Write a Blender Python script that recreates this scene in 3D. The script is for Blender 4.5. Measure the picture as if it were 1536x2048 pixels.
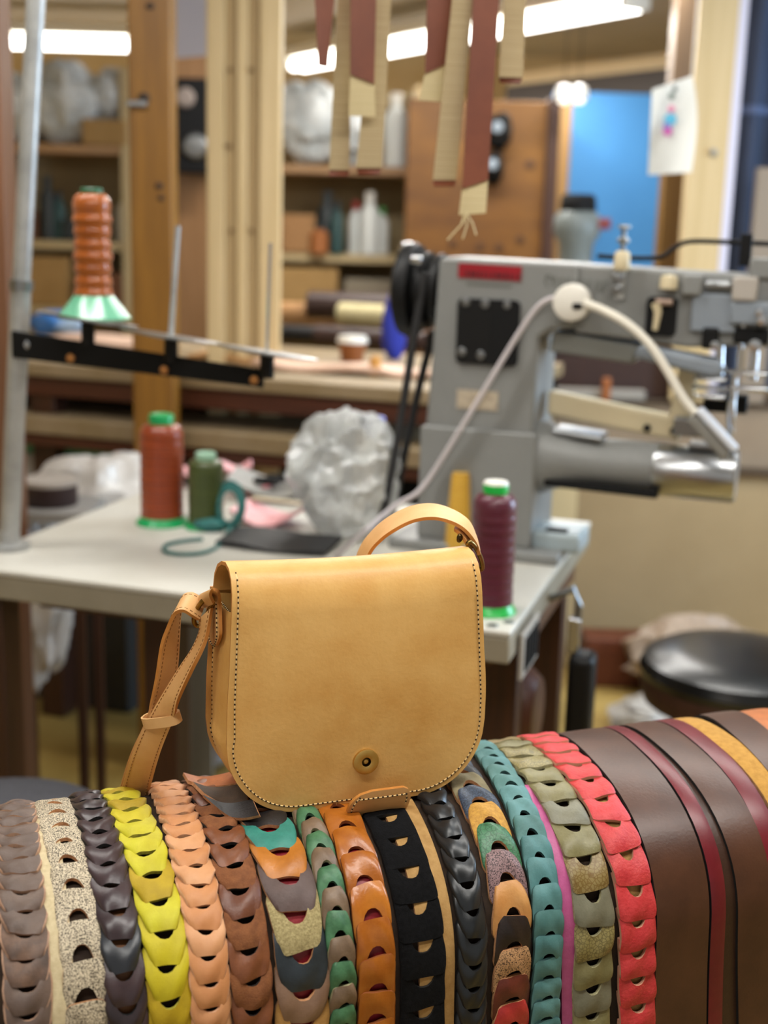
import bpy, math, random
import numpy as np
from mathutils import Vector, Matrix, noise as mnoise
random.seed(7)
rng = np.random.default_rng(7)
pi = math.pi
S = bpy.context.scene
COL = S.collection
for o in list(bpy.data.objects):
    bpy.data.objects.remove(o)

# ------------------------------------------------------------------ camera
F = 2550.0                      # focal length in pixels of the 1536 x 2048 frame
H = 1.35                        # camera height
PITCH, ROLL = math.radians(12.7), math.radians(1.6)
fw = np.array([0, math.cos(PITCH), -math.sin(PITCH)])
_r0 = np.array([1.0, 0, 0]); _u0 = np.array([0, math.sin(PITCH), math.cos(PITCH)])
RT = math.cos(ROLL) * _r0 + math.sin(ROLL) * _u0
UP = -math.sin(ROLL) * _r0 + math.cos(ROLL) * _u0
CAM = np.array([0, 0, H])
cd = bpy.data.cameras.new('camera'); cam = bpy.data.objects.new('camera', cd); COL.objects.link(cam)
cd.sensor_fit = 'VERTICAL'; cd.sensor_height = 36.0; cd.lens = F / 2048 * 36.0
cd.clip_start = 0.02; cd.clip_end = 60
cam.matrix_world = Matrix(((RT[0], UP[0], -fw[0], 0), (RT[1], UP[1], -fw[1], 0), (RT[2], UP[2], -fw[2], H), (0, 0, 0, 1)))
cd.dof.use_dof = True; cd.dof.focus_distance = 1.05; cd.dof.aperture_fstop = 4.0
S.camera = cam

# ------------------------------------------------------------------ world, lights, exposure
w = bpy.data.worlds.new('world'); S.world = w; w.use_nodes = True
bg = w.node_tree.nodes['Background']; bg.inputs[0].default_value = (1.0, 0.97, 0.92, 1); bg.inputs[1].default_value = 0.45
S.view_settings.view_transform = 'Standard'; S.view_settings.look = 'None'
S.view_settings.exposure = 0.0; S.view_settings.gamma = 1.0; S.view_settings.use_curve_mapping = False

def area(name, loc, sx, sy, power, col=(1, 0.975, 0.93), rot=(0, 0, 0)):
    l = bpy.data.lights.new(name, 'AREA'); l.shape = 'RECTANGLE'; l.size = sx; l.size_y = sy; l.energy = power; l.color = col
    o = bpy.data.objects.new(name, l); COL.objects.link(o); o.location = loc; o.rotation_euler = rot
    return o
CEIL = 2.35
# tubes of the ceiling fittings (their housings are built further down)
FITTINGS = [  # centre x, y, angle, length, power
    (-0.55, 0.10, 0.30, 1.5, 15), (0.75, 0.95, 0.30, 1.5, 17), (-0.7, 1.9, 0.1, 1.5, 16), (0.9, 2.6, -0.6, 1.5, 20),
    (-1.65, 6.6, 0.0, 1.5, 44), (0.17, 6.16, -1.006, 2.68, 66), (0.2, 4.3, 0.2, 1.5, 34)]
DROP = [0, 0, 0, 0, 0.09, 0.09, 0]      # the two fittings in view hang on short stems
for i, (x, y, a, L, p) in enumerate(FITTINGS):
    area('tube_light', (x, y, CEIL - 0.125 - DROP[i]), L * 0.97, 0.10, p, rot=(0, 0, a))
# daylight through the window in the right wall
area('window_daylight', (2.385, 2.55, 1.43), 1.05, 0.86, 60, col=(0.55, 0.76, 1.0), rot=(0, pi / 2, 0))

# ------------------------------------------------------------------ pixel helpers (where a sight line meets a real plane)
def ray(px, py):
    return fw + RT * (px - 768) / F + UP * (1024 - py) / F
def at(px, py, Y):
    d = ray(px, py); return CAM + d * (Y / d[1])
def atz(px, py, z):
    d = ray(px, py); return CAM + d * ((z - H) / d[2])
class Frame:
    def __init__(s, o, ang):
        s.o = np.array(o, float); s.a = ang
        s.X = np.array([math.cos(ang), math.sin(ang), 0]); s.Y = np.array([-math.sin(ang), math.cos(ang), 0])
    def hit(s, px, py, yl=0.0):
        d = ray(px, py); t = ((s.o - CAM) @ s.Y + yl) / (d @ s.Y); p = CAM + t * d - s.o
        return np.array([p @ s.X, yl, p[2]])
    def hitz(s, px, py, zw):
        p = atz(px, py, zw) - s.o; return np.array([p @ s.X, p @ s.Y, p[2]])
    def world(s, p):
        return s.o + s.X * p[0] + s.Y * p[1] + np.array([0, 0, p[2]])
    def local(s, p):
        p = np.array(p, float) - s.o; return np.array([p @ s.X, p @ s.Y, p[2]])

# ------------------------------------------------------------------ materials
MATS = {}
def hexc(h):
    h = h.lstrip('#'); v = [int(h[i:i + 2], 16) / 255 for i in (0, 2, 4)]
    return tuple(x / 12.92 if x <= 0.04045 else ((x + 0.055) / 1.055) ** 2.4 for x in v)
def mat(name, c, rough=0.55, metal=0.0, c2=None, nscale=8.0, ndetail=4.0, lo=0.35, hi=0.65, bump=0.0, bscale=200.0, bdist=0.001,
        stretch=(1, 1, 1), spec=0.5, trans=0.0, alpha=1.0, emit=0.0, kind='noise', coat=0.0, sheen=0.0, sss=0.0):
    if name in MATS: return MATS[name]
    m = bpy.data.materials.new(name); m.use_nodes = True; nt = m.node_tree; N = nt.nodes; Lk = nt.links
    b = N['Principled BSDF']
    c = hexc(c) if isinstance(c, str) else c
    b.inputs['Base Color'].default_value = (*c, 1); b.inputs['Roughness'].default_value = rough; b.inputs['Metallic'].default_value = metal
    b.inputs['Specular IOR Level'].default_value = spec; b.inputs['Alpha'].default_value = alpha
    b.inputs['Transmission Weight'].default_value = trans; b.inputs['Coat Weight'].default_value = coat
    b.inputs['Sheen Weight'].default_value = sheen
    if emit: b.inputs['Emission Color'].default_value = (*c, 1); b.inputs['Emission Strength'].default_value = emit
    if c2 is not None or bump:
        tc = N.new('ShaderNodeTexCoord'); mp = N.new('ShaderNodeMapping'); mp.inputs['Scale'].default_value = stretch
        Lk.new(tc.outputs['Object'], mp.inputs['Vector'])
    if c2 is not None:
        c2 = hexc(c2) if isinstance(c2, str) else c2
        if kind == 'voronoi':
            t = N.new('ShaderNodeTexVoronoi'); t.feature = 'DISTANCE_TO_EDGE'; t.inputs['Scale'].default_value = nscale; out = t.outputs['Distance']
        elif kind == 'wave':
            t = N.new('ShaderNodeTexWave'); t.inputs['Scale'].default_value = nscale; t.inputs['Distortion'].default_value = 4; t.inputs['Detail'].default_value = 3; out = t.outputs['Fac']
        else:
            t = N.new('ShaderNodeTexNoise'); t.inputs['Scale'].default_value = nscale; t.inputs['Detail'].default_value = ndetail; t.inputs['Roughness'].default_value = 0.62; out = t.outputs['Fac']
        Lk.new(mp.outputs[0], t.inputs['Vector'])
        r = N.new('ShaderNodeValToRGB'); r.color_ramp.elements[0].position = lo; r.color_ramp.elements[1].position = hi
        r.color_ramp.elements[0].color = (*c, 1); r.color_ramp.elements[1].color = (*c2, 1)
        Lk.new(out, r.inputs[0]); Lk.new(r.outputs[0], b.inputs['Base Color'])
    if bump:
        t2 = N.new('ShaderNodeTexNoise'); t2.inputs['Scale'].default_value = bscale; t2.inputs['Detail'].default_value = 3
        Lk.new(mp.outputs[0], t2.inputs['Vector'])
        bp = N.new('ShaderNodeBump'); bp.inputs['Strength'].default_value = bump; bp.inputs['Distance'].default_value = bdist
        Lk.new(t2.outputs['Fac'], bp.inputs['Height']); Lk.new(bp.outputs[0], b.inputs['Normal'])
    MATS[name] = m
    return m
def leather(name, c, c2, rough=0.48, scale=60, bump=0.35, bscale=500, **k):
    return mat(name, c, rough, c2=c2, nscale=scale, bump=bump, bscale=bscale, bdist=0.0006, **k)
def wood(name, c, c2, rough=0.5, stretch=(30, 30, 1.5), scale=2.0, **k):
    return mat(name, c, rough, c2=c2, nscale=scale, stretch=stretch, lo=0.3, hi=0.7, bump=0.15, bscale=4, bdist=0.002, **k)

# ------------------------------------------------------------------ mesh helpers
class MB:
    def __init__(s): s.v = []; s.f = []; s.m = []
    def add(s, V, Fc, mi=0):
        n = len(s.v); s.v.extend([tuple(map(float, p)) for p in V]); s.f.extend([tuple(i + n for i in q) for q in Fc])
        s.m.extend(mi if isinstance(mi, list) else [mi] * len(Fc)); return s
    def box(s, c, d, mi=0, R=None):
        V = [(x * d[0] / 2, y * d[1] / 2, z * d[2] / 2) for x in (-1, 1) for y in (-1, 1) for z in (-1, 1)]
        if R is not None: V = [tuple(R @ Vector(p)) for p in V]
        V = [(p[0] + c[0], p[1] + c[1], p[2] + c[2]) for p in V]
        return s.add(V, [(0, 1, 3, 2), (4, 6, 7, 5), (0, 4, 5, 1), (2, 3, 7, 6), (0, 2, 6, 4), (1, 5, 7, 3)], mi)
    def lathe(s, prof, c=(0, 0, 0), R=None, seg=32, mi=0, mis=None):
        V = []; Fc = []; M_ = []
        n = len(prof)
        for k in range(seg):
            a = 2 * pi * k / seg
            for r, z in prof:
                p = Vector((r * math.cos(a), r * math.sin(a), z))
                if R is not None: p = R @ p
                V.append((p[0] + c[0], p[1] + c[1], p[2] + c[2]))
        for k in range(seg):
            k2 = (k + 1) % seg
            for j in range(n - 1):
                Fc.append((k * n + j, k2 * n + j, k2 * n + j + 1, k * n + j + 1)); M_.append(mis[j] if mis else mi)
        if prof[0][0] > 1e-6: Fc.append(tuple(k * n for k in reversed(range(seg)))); M_.append(mis[0] if mis else mi)
        if prof[-1][0] > 1e-6: Fc.append(tuple(k * n + n - 1 for k in range(seg))); M_.append(mis[-1] if mis else mi)
        return s.add(V, Fc, M_)
    def tube(s, path, r, seg=10, mi=0, closed=False, flat=1.0):
        P = [Vector(p) for p in path]; n = len(P); V = []; Fc = []
        rr = r if isinstance(r, (list, tuple)) else [r] * n
        up = Vector((0.13, 0.21, 0.97))
        prev = None
        for i in range(n):
            a = P[(i - 1) % n] if (i or closed) else P[0]; b = P[(i + 1) % n] if (i < n - 1 or closed) else P[-1]
            t = (b - a).normalized()
            if prev is None:
                u = t.cross(up)
                if u.length < 1e-3: u = t.cross(Vector((1, 0, 0)))
            else: u = prev - t * prev.dot(t)
            u.normalize(); prev = u; q = t.cross(u)
            for k in range(seg):
                an = 2 * pi * k / seg; V.append(P[i] + (u * math.cos(an) + q * math.sin(an) * flat) * rr[i])
        m = n if closed else n - 1
        for i in range(m):
            i2 = (i + 1) % n
            for k in range(seg):
                k2 = (k + 1) % seg; Fc.append((i * seg + k, i * seg + k2, i2 * seg + k2, i2 * seg + k))
        if not closed:
            Fc.append(tuple(reversed(range(seg)))); Fc.append(tuple((n - 1) * seg + k for k in range(seg)))
        return s.add(V, Fc, mi)
    def ribbon(s, pairs, th, mi=0, mie=None, closed=False, across=4):
        """pairs: (left edge, right edge) points along the strip; th: thickness; edges may take another material"""
        n = len(pairs); mie = mi if mie is None else mie
        Lp = [Vector(a) for a, b in pairs]; Rp = [Vector(b) for a, b in pairs]
        V = []; k = across + 1
        for i in range(n):
            i0 = (i - 1) % n if (i or closed) else 0; i1 = (i + 1) % n if (i < n - 1 or closed) else n - 1
            t = ((Lp[i1] + Rp[i1]) - (Lp[i0] + Rp[i0])).normalized(); ww = (Rp[i] - Lp[i]).normalized(); nn = ww.cross(t).normalized()
            for sd in (0.5, -0.5):
                for j in range(k):
                    V.append(Lp[i].lerp(Rp[i], j / across) + nn * th * sd)
        Fc = []; M_ = []
        m = n if closed else n - 1
        for i in range(m):
            a = i * 2 * k; b = ((i + 1) % n) * 2 * k
            for j in range(across):
                Fc.append((a + j, a + j + 1, b + j + 1, b + j)); M_.append(mi)
                Fc.append((a + k + j, b + k + j, b + k + j + 1, a + k + j + 1)); M_.append(mi)
            Fc.append((a, b, b + k, a + k)); M_.append(mie)
            Fc.append((a + k - 1, a + 2 * k - 1, b + 2 * k - 1, b + k - 1)); M_.append(mie)
        if not closed:
            for a in (0, (n - 1) * 2 * k):
                for j in range(across): Fc.append((a + j, a + k + j, a + k + j + 1, a + j + 1)); M_.append(mie)
        return s.add(V, Fc, M_)
    def prism(s, outline, y0, y1, mi=0):
        """outline (x, z) extruded along y"""
        n = len(outline)
        V = [(x, y0, z) for x, z in outline] + [(x, y1, z) for x, z in outline]
        Fc = [tuple(range(n)), tuple(reversed(range(n, 2 * n)))] + [(i, i + n, (i + 1) % n + n, (i + 1) % n) for i in range(n)]
        return s.add(V, Fc, mi)
    def blob(s, c, d, amp=0.25, freq=3.0, sub=20, seed=0, mi=0, ridged=False):
        V = []; Fc = []
        nu, nv = sub * 2, sub
        for j in range(nv + 1):
            th = pi * j / nv
            for i in range(nu):
                ph = 2 * pi * i / nu
                p = Vector((math.sin(th) * math.cos(ph), math.sin(th) * math.sin(ph), math.cos(th)))
                h = mnoise.fractal(p * freq + Vector((seed * 3.1, seed * 1.7, seed)), 0.9, 2.1, 4)
                if ridged: h = 0.55 - abs(h) * 1.6
                f = 1 + amp * h
                V.append((c[0] + p[0] * f * d[0] / 2, c[1] + p[1] * f * d[1] / 2, c[2] + p[2] * f * d[2] / 2))
        for j in range(nv):
            for i in range(nu):
                i2 = (i + 1) % nu; Fc.append((j * nu + i, (j + 1) * nu + i, (j + 1) * nu + i2, j * nu + i2))
        return s.add(V, Fc, mi)
    def build(s, name, mats, parent=None, bevel=0.0, seg=2, angle=40, kind=None, label=None):
        me = bpy.data.meshes.new(name); me.from_pydata(s.v, [], s.f)
        mats = mats if isinstance(mats, (list, tuple)) else [mats]
        for m in mats: me.materials.append(m)
        if len(mats) > 1: me.polygons.foreach_set('material_index', s.m)
        me.polygons.foreach_set('use_smooth', [True] * len(me.polygons)); me.update()
        me.validate()
        try: me.set_sharp_from_angle(angle=math.radians(angle))
        except Exception: pass
        o = bpy.data.objects.new(name, me); COL.objects.link(o)
        if parent is not None: o.parent = parent
        if bevel:
            b = o.modifiers.new('bevel', 'BEVEL'); b.width = bevel; b.segments = seg; b.limit_method = 'ANGLE'; b.angle_limit = math.radians(35); b.harden_normals = False
        if kind: o['kind'] = kind
        if label: o['label'] = label
        return o
def tag(o, label=None, cat=None, group=None, kind=None):
    if label: o['label'] = label
    if cat: o['category'] = cat
    if group: o['group'] = group
    if kind: o['kind'] = kind
    return o
def root(name, loc, ang, label, cat, group=None):
    o = bpy.data.objects.new(name, None); COL.objects.link(o); o.location = tuple(loc); o.rotation_euler = (0, 0, ang)
    o.empty_display_size = 0.05
    return tag(o, label, cat, group)
def roundrect(x0, x1, z0, z1, r, n=5):
    out = []
    for cx, cz, a0 in ((x1 - r, z1 - r, 0), (x0 + r, z1 - r, pi / 2), (x0 + r, z0 + r, pi), (x1 - r, z0 + r, 1.5 * pi)):
        for k in range(n + 1):
            a = a0 + pi / 2 * k / n; out.append((cx + r * math.cos(a), cz + r * math.sin(a)))
    return out[::-1]
def smooth_path(pts, n=6):
    P = [np.array(p, float) for p in pts]; out = []
    for i in range(len(P) - 1):
        p0 = P[max(i - 1, 0)]; p1 = P[i]; p2 = P[i + 1]; p3 = P[min(i + 2, len(P) - 1)]
        for k in range(n):
            t = k / n
            out.append(0.5 * ((2 * p1) + (-p0 + p2) * t + (2 * p0 - 5 * p1 + 4 * p2 - p3) * t * t + (-p0 + 3 * p1 - 3 * p2 + p3) * t ** 3))
    out.append(P[-1]); return out
RX = Matrix.Rotation(pi / 2, 3, 'X'); RYM = Matrix.Rotation(pi / 2, 3, 'Y')

# ================================================================== THE SETTING
m_floor = mat('floor_vinyl', '#b09555', 0.5, c2='#8f7438', nscale=3.0, ndetail=8, lo=0.3, hi=0.7)
m_ceil = mat('ceiling_paint', '#aaa6a0', 0.8, c2='#9f9b95', nscale=1.5)
m_wall = mat('wall_paint', '#c9b48c', 0.8, c2='#bda77c', nscale=2.0)
m_beige = mat('beige_panel_paint', '#ac9570', 0.62, c2='#a08964', nscale=2.2, ndetail=6)
tag(MB().box((0, 3.2, -0.05), (7.0, 10.4, 0.1)).build('floor', m_floor), kind='structure')
tag(MB().box((0, 3.2, CEIL + 0.05), (7.0, 10.4, 0.1)).build('ceiling', m_ceil), kind='structure')
tag(MB().box((0, 8.05, 1.17), (7.0, 0.1, 2.36)).build('wall_back', m_wall), kind='structure')
tag(MB().box((-3.05, 3.2, 1.17), (0.1, 10.4, 2.36)).build('wall_left', m_wall), kind='structure')
# right wall with a window opening
wr = MB()
wr.box((2.45, 0.3, 1.17), (0.1, 4.6 - 1.0, 2.36)); wr.box((2.45, 5.55, 1.17), (0.1, 5.1, 2.36))
wr.box((2.45, 2.55, 0.42), (0.1, 0.9, 0.85)); wr.box((2.45, 2.55, 2.18), (0.1, 0.9, 0.34))
tag(wr.build('wall_right', m_wall), kind='structure')
m_white = mat('white_gloss_paint', '#e8e6de', 0.35)
wn = MB()
for z in (0.87, 1.44, 1.99): wn.box((2.42, 2.55, z), (0.06, 0.94, 0.045))
for y in (2.10, 3.0): wn.box((2.42, y, 1.43), (0.06, 0.045, 1.12))
o = tag(wn.build('window_1', m_white), kind='structure')
MB().box((2.45, 2.55, 1.43), (0.006, 0.9, 1.1)).build('pane', mat('window_glass', '#dfeaf2', 0.05, trans=1.0), o)

# ceiling fluorescent fittings
m_tube = mat('fluorescent_tube', (1.0, 0.985, 0.94), 0.4, emit=7.0)
m_house = mat('lamp_housing_white', '#e4e2da', 0.4)
FIT_LABEL = ['fluorescent ceiling fitting above the belt drum', 'fluorescent ceiling fitting over the right end of the drum',
             'fluorescent ceiling fitting above the thread stand', 'fluorescent ceiling fitting right of the sewing machine',
             'lit fluorescent tube at the upper left behind the steel pole', 'long lit fluorescent fitting running behind the hanging straps',
             'fluorescent ceiling fitting over the workbench']
for (x, y, a, L, p), lb, dz in zip(FITTINGS, FIT_LABEL, DROP):
    r = root('ceiling_lamp', (x, y, CEIL - dz), a, lb, 'lamp', 'fluorescent ceiling lamps')
    MB().prism([(-L / 2, -0.05), (L / 2, -0.05), (L / 2, 0), (-L / 2, 0)], -0.07, 0.07).build('housing', m_house, r, bevel=0.006)
    for sy in (-0.03, 0.03):
        MB().tube([(-L / 2 + 0.03, sy, -0.088), (L / 2 - 0.03, sy, -0.088)], 0.024, 12).build('tube', m_tube, r)
    for sx in (-1, 1):
        if dz: MB().tube([(sx * L * 0.35, 0, -0.002), (sx * L * 0.35, 0, dz)], 0.006, 8).build('stem', m_house, r)
        MB().box((sx * (L / 2 - 0.015), 0, -0.075), (0.03, 0.13, 0.06)).build('end_cap', m_house, r, bevel=0.004)

# ================================================================== BELT DRUM
TH = 0.371
D = Frame((0, 1.03, 0.768), TH)
PA, PB, PN = 0.135, 0.10, 2.4
def _profile():
    t = np.linspace(pi / 2, -pi / 2, 241); s_, c_ = np.sin(t), np.cos(t)
    q = -PA * np.sign(s_) * np.abs(s_) ** (2 / PN); z = PB * np.abs(c_) ** (2 / PN)
    q = np.concatenate([[-PA], q, [PA]]); z = np.concatenate([[-0.24], z, [-0.16]])
    return q, z, np.concatenate([[0], np.cumsum(np.hypot(np.diff(q), np.diff(z)))])
PQ, PZ, PL = _profile()
LTOT = PL[-1]
def surf(t, h):
    """drum skin at arc length t (0 = low on the front), h above it: (depth, height)"""
    e = 0.004
    q, z = np.interp(t, PL, PQ), np.interp(t, PL, PZ)
    dq = np.interp(t + e, PL, PQ) - np.interp(t - e, PL, PQ); dz = np.interp(t + e, PL, PZ) - np.interp(t - e, PL, PZ)
    n = np.hypot(dq, dz) + 1e-9
    return q - dz / n * h, z + dq / n * h
m_drum = mat('drum_cloth', '#2a1d14', 0.9, c2='#3a2a1c', nscale=40, bump=0.4, bscale=300)
m_dwood = wood('dark_walnut', '#2e170c', '#46240f')
dr = root('belt_display_drum', (*D.o[:2], 0), TH, 'dark covered display drum under all the leather belts', 'display stand')
mb = MB(); s0, s1 = -0.47, 0.62
tt = np.linspace(0, LTOT, 70); qs, zs = surf(tt, 0.0)
ring = list(zip(qs, zs)) ; n = len(ring)
V = [(s0, q, z + D.o[2]) for q, z in ring] + [(s1, q, z + D.o[2]) for q, z in ring]
mb.add(V, [(i, i + 1, i + 1 + n, i + n) for i in range(n - 1)] + [(n - 1, 0, n, 2 * n - 1)] + [tuple(reversed(range(n))), tuple(range(n, 2 * n))])
mb.build('drum_body', m_drum, dr)
for sx in (s0 + 0.1, s1 - 0.1):
    for sy in (-0.11, 0.11):
        MB().tube([(sx, sy * 1.9, 0.0), (sx, sy * 0.6, 0.6)], 0.022, 10).build('leg', m_dwood, dr)
    MB().box((sx, 0, 0.25), (0.03, 0.30, 0.04)).build('stretcher', m_dwood, dr)
    MB().box((sx, 0, 0.60), (0.08, 0.26, 0.05)).build('cradle', m_dwood, dr)

KN = [0, .12, .2, .24, .28, .32, .36, .40, .44, .48, .52, .80]
def kn(*v): return list(v) + [v[-1]]
SP = {  # place along the drum at the arc lengths KN
    'G': [-.317, -.313, -.310, -.309, -.308, -.308, -.307, -.304, -.301, -.298, -.296],
    'SP': [-.275, -.272, -.270, -.270, -.268, -.268, -.269, -.270, -.269, -.268, -.265],
    'DK': [-.244, -.242, -.241, -.240, -.241, -.241, -.242, -.241, -.240, -.240, -.236],
    'YE': [-.213, -.212, -.211, -.211, -.210, -.210, -.209, -.210, -.211, -.212, -.209],
    'PE': [-.180, -.180, -.180, -.180, -.181, -.179, -.176, -.175, -.175, -.172, -.167],
    'BR': [-.148, -.149, -.149, -.149, -.148, -.147, -.146, -.146, -.145, -.142, -.136],
    'M1': [-.108, -.109, -.110, -.111, -.111, -.109, -.108, -.107, -.110, -.114, -.114],
    'GR': [-.072, -.075, -.076, -.077, -.078, -.076, -.075, -.074, -.072, -.068, -.062],
    'OR': [-.043, -.046, -.049, -.050, -.050, -.048, -.046, -.046, -.046, -.042, -.036],
    'BS': [-.002, -.006, -.009, -.011, -.011, -.008, -.007, -.008, -.009, -.006, .000],
    'TS': [.018, .013, .010, .008, .007, .009, .011, .014, .016, .019, .025],
    'BL': [.042, .036, .033, .033, .031, .035, .038, .040, .043, .048, .056],
    'M2': [.079, .072, .068, .068, .068, .069, .073, .078, .083, .086, .093],
    'TE': [.113, .106, .101, .098, .098, .103, .110, .114, .119, .127, .137],
    'PK': [.134, .126, .121, .118, .116, .118, .120, .121, .124, .131, .141],
    'OL': [.156, .148, .143, .141, .142, .147, .148, .146, .150, .157, .166],
    'RD': [.202, .193, .187, .183, .182, .186, .185, .183, .186, .194, .204],
    'B1': [.240, .230, .223, .221, .221, .224, .224, .225, .227, .234, .246],
    'B1b': [.257, .246, .240, .238, .238, .242, .244, .247, .248, .255, .268],
    'R1': [.281, .270, .266, .264, .263, .268, .266, .266, .268, .276, .290],
    'B2b': [.293, .281, .278, .275, .274, .280, .278, .278, .279, .287, .300],
    'B2': [.326, .313, .305, .301, .300, .300, .299, .298, .299, .306, .320],
    'R2': [.350, .337, .329, .325, .325, .333, .331, .326, .328, .337, .352],
    'YO': [.381, .367, .358, .355, .353, .358, .356, .353, .351, .356, .370],
    'B3': [.413, .398, .389, .386, .380, .378, .379, .381, .388, .398, .416],
    'O2': [.461, .444, .435, .429, .421, .416, .415, .422, .428, .440, .458]}
def smooth_s(key):
    k = np.array(SP[key] + [SP[key][-1] + 0.01]); p = np.polyfit(KN, k, 4)
    return lambda t: np.polyval(p, np.clip(t, 0, 0.7))
def dpos(sf, u, t, h):
    """point u across the belt whose centre line is sf, at arc length t, height h (drum frame)"""
    ds = (sf(t + 0.005) - sf(t - 0.005)) / 0.01; nn = np.sqrt(1 + ds * ds)
    s = sf(t) + u / nn; t2 = t - u * ds / nn
    q, z = surf(t2, h)
    return np.stack([s, q, z + 0 * s], -1)
def strap(name, key, width, th, h, mats, label, cat='belt', t0=0.0, t1=None, off=0.0, group=None, nt=64, nu=5, bow=0.0006):
    sf0 = smooth_s(key); sf = lambda t: sf0(t) + off
    t1 = t1 or LTOT - 0.02
    T = np.linspace(t0, t1, nt); V = []; Fc = []; M_ = []; k = nu + 1
    us = np.linspace(-1, 1, k)
    rr = root(name, D.o, TH, label, cat, group)
    for t in T:
        ub = us * width / 2
        tv = np.full(k, t)
        V += list(dpos(sf, ub, tv, h + th + bow * (1 - us ** 4))); V += list(dpos(sf, ub, tv, np.full(k, h)))
    for i in range(nt - 1):
        a, b = i * 2 * k, (i + 1) * 2 * k
        for j in range(nu):
            Fc.append((a + j, a + j + 1, b + j + 1, b + j)); M_.append(0)
            Fc.append((a + k + j, b + k + j, b + k + j + 1, a + k + j + 1)); M_.append(1)
        Fc.append((a, b, b + k, a + k)); M_.append(1); Fc.append((a + k - 1, a + 2 * k - 1, b + 2 * k - 1, b + k - 1)); M_.append(1)
    for a in (0, (nt - 1) * 2 * k):
        for j in range(nu): Fc.append((a + j, a + k + j, a + k + j + 1, a + j + 1)); M_.append(1)
    m = MB().add(V, Fc, M_); m.m = M_
    m.build('strap_band', list(mats), rr)
    return rr

# widths over the length of a link: (v, factor); v = 0 slotted end, v = 1 tongue end
SHAPES = {
    'shield': dict(w=[(0, .80), (.12, .97), (.30, 1.0), (.50, 1.0), (1, .64)], nw=.66, nd=.60, bot=-.02, corner=.03),
    'round': dict(w=[(0, .84), (.15, .98), (.45, 1.0), (.7, .93), (1, .70)], nw=.62, nd=.54, bot=.02, corner=.06),
    'wide': dict(w=[(0, .97), (.15, 1.0), (.55, 1.0), (.85, 1.0), (1, .97)], nw=.54, nd=.54, bot=.02, corner=.05),
    'arch': dict(w=[(0, .90), (.25, 1.0), (.5, 1.0), (.8, .95), (1, .86)], nw=.60, nd=.55, bot=.02, corner=.07),
    'patch': dict(w=[(0, .86), (.15, 1.0), (.45, 1.0), (.7, .92), (1, .70)], nw=.60, nd=.60, bot=.0, corner=.06),
}
def link_mesh(sf, tc, L, W, th, sh, flip, h0, rise, bulge, curl, jit, R, NV=9):
    ks, kv = zip(*sh['w'])
    V = []
    nw = sh['nw'] * R.uniform(.95, 1.05); nd = sh['nd'] * R.uniform(.96, 1.04)
    cn = np.sin(np.linspace(-1, 1, 11) * pi / 2) * nw
    us = np.concatenate([[-1, -.93, -.82], [-nw - .012], cn, [nw + .012], [.82, .93, 1]]); NU = len(us) - 1
    sk = R.uniform(-.6, .6) * jit; wob = R.uniform(-1, 1, 4) * jit
    top = np.where(np.abs(us) < nw, nd * np.maximum(0, 1 - np.abs(us / nw) ** 2.5) ** 0.5, 0) + sh['corner'] * 0.6 * np.maximum(0, (np.abs(us) - .8) / .2) ** 2
    bot = 1 - sh['bot'] * np.abs(us) ** 2 - sh['corner'] * np.maximum(0, (np.abs(us) - .78) / .22) ** 2
    tops = []; bots = []
    for j in range(NV + 1):
        g = j / NV
        v = top * (1 - g) + bot * g
        wv = np.interp(v, ks, kv)
        x = us * wv * W * (1 + 0.04 * wob[0] * np.sin(5 * v + wob[1] * 9))
        hh = h0 + rise * v + bulge * (1 - us ** 2) * np.clip(v * 1.6, 0, 1) - curl * np.clip((v - .62) / .38, 0, 1) ** 2.2
        hh = hh - 0.0012 * np.clip((np.abs(us) - .8) / .2, 0, 1) ** 2
        hh = hh + 0.0008 * jit * np.sin(4 * us + 6 * v + wob[2] * 8)
        tv = tc + (0.5 - v) * L * (1 if not flip else -1) + sk * x * 0.25
        tops.append((x, tv, hh)); bots.append((x, tv, hh - th))
    K = NU + 1; rim = sh.get('rim', False)
    P = []
    for lay in (tops, bots):
        for x, tv, hh in lay: P.append(dpos(sf, x, tv, hh))
    V = np.concatenate(P); off = K * (NV + 1)
    Fc = []; M_ = []
    for j in range(NV):
        for i in range(NU):
            a = j * K + i
            q = (a, a + 1, a + K + 1, a + K)
            Fc.append(q if flip else q[::-1]); M_.append(1 if rim and (i in (0, NU - 1)) else 0)
            q = tuple(off + z for z in q); Fc.append(q[::-1] if flip else q); M_.append(1)
    bd = [i for i in range(K)] + [j * K + NU for j in range(1, NV + 1)] + [NV * K + i for i in range(NU - 1, -1, -1)] + [j * K for j in range(NV - 1, 0, -1)]
    for a, b in zip(bd, bd[1:] + bd[:1]):
        q = (a, b, b + off, a + off); Fc.append(q[::-1] if flip else q); M_.append(1)
    m = MB(); m.add(V, Fc); m.m = M_
    return m
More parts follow.
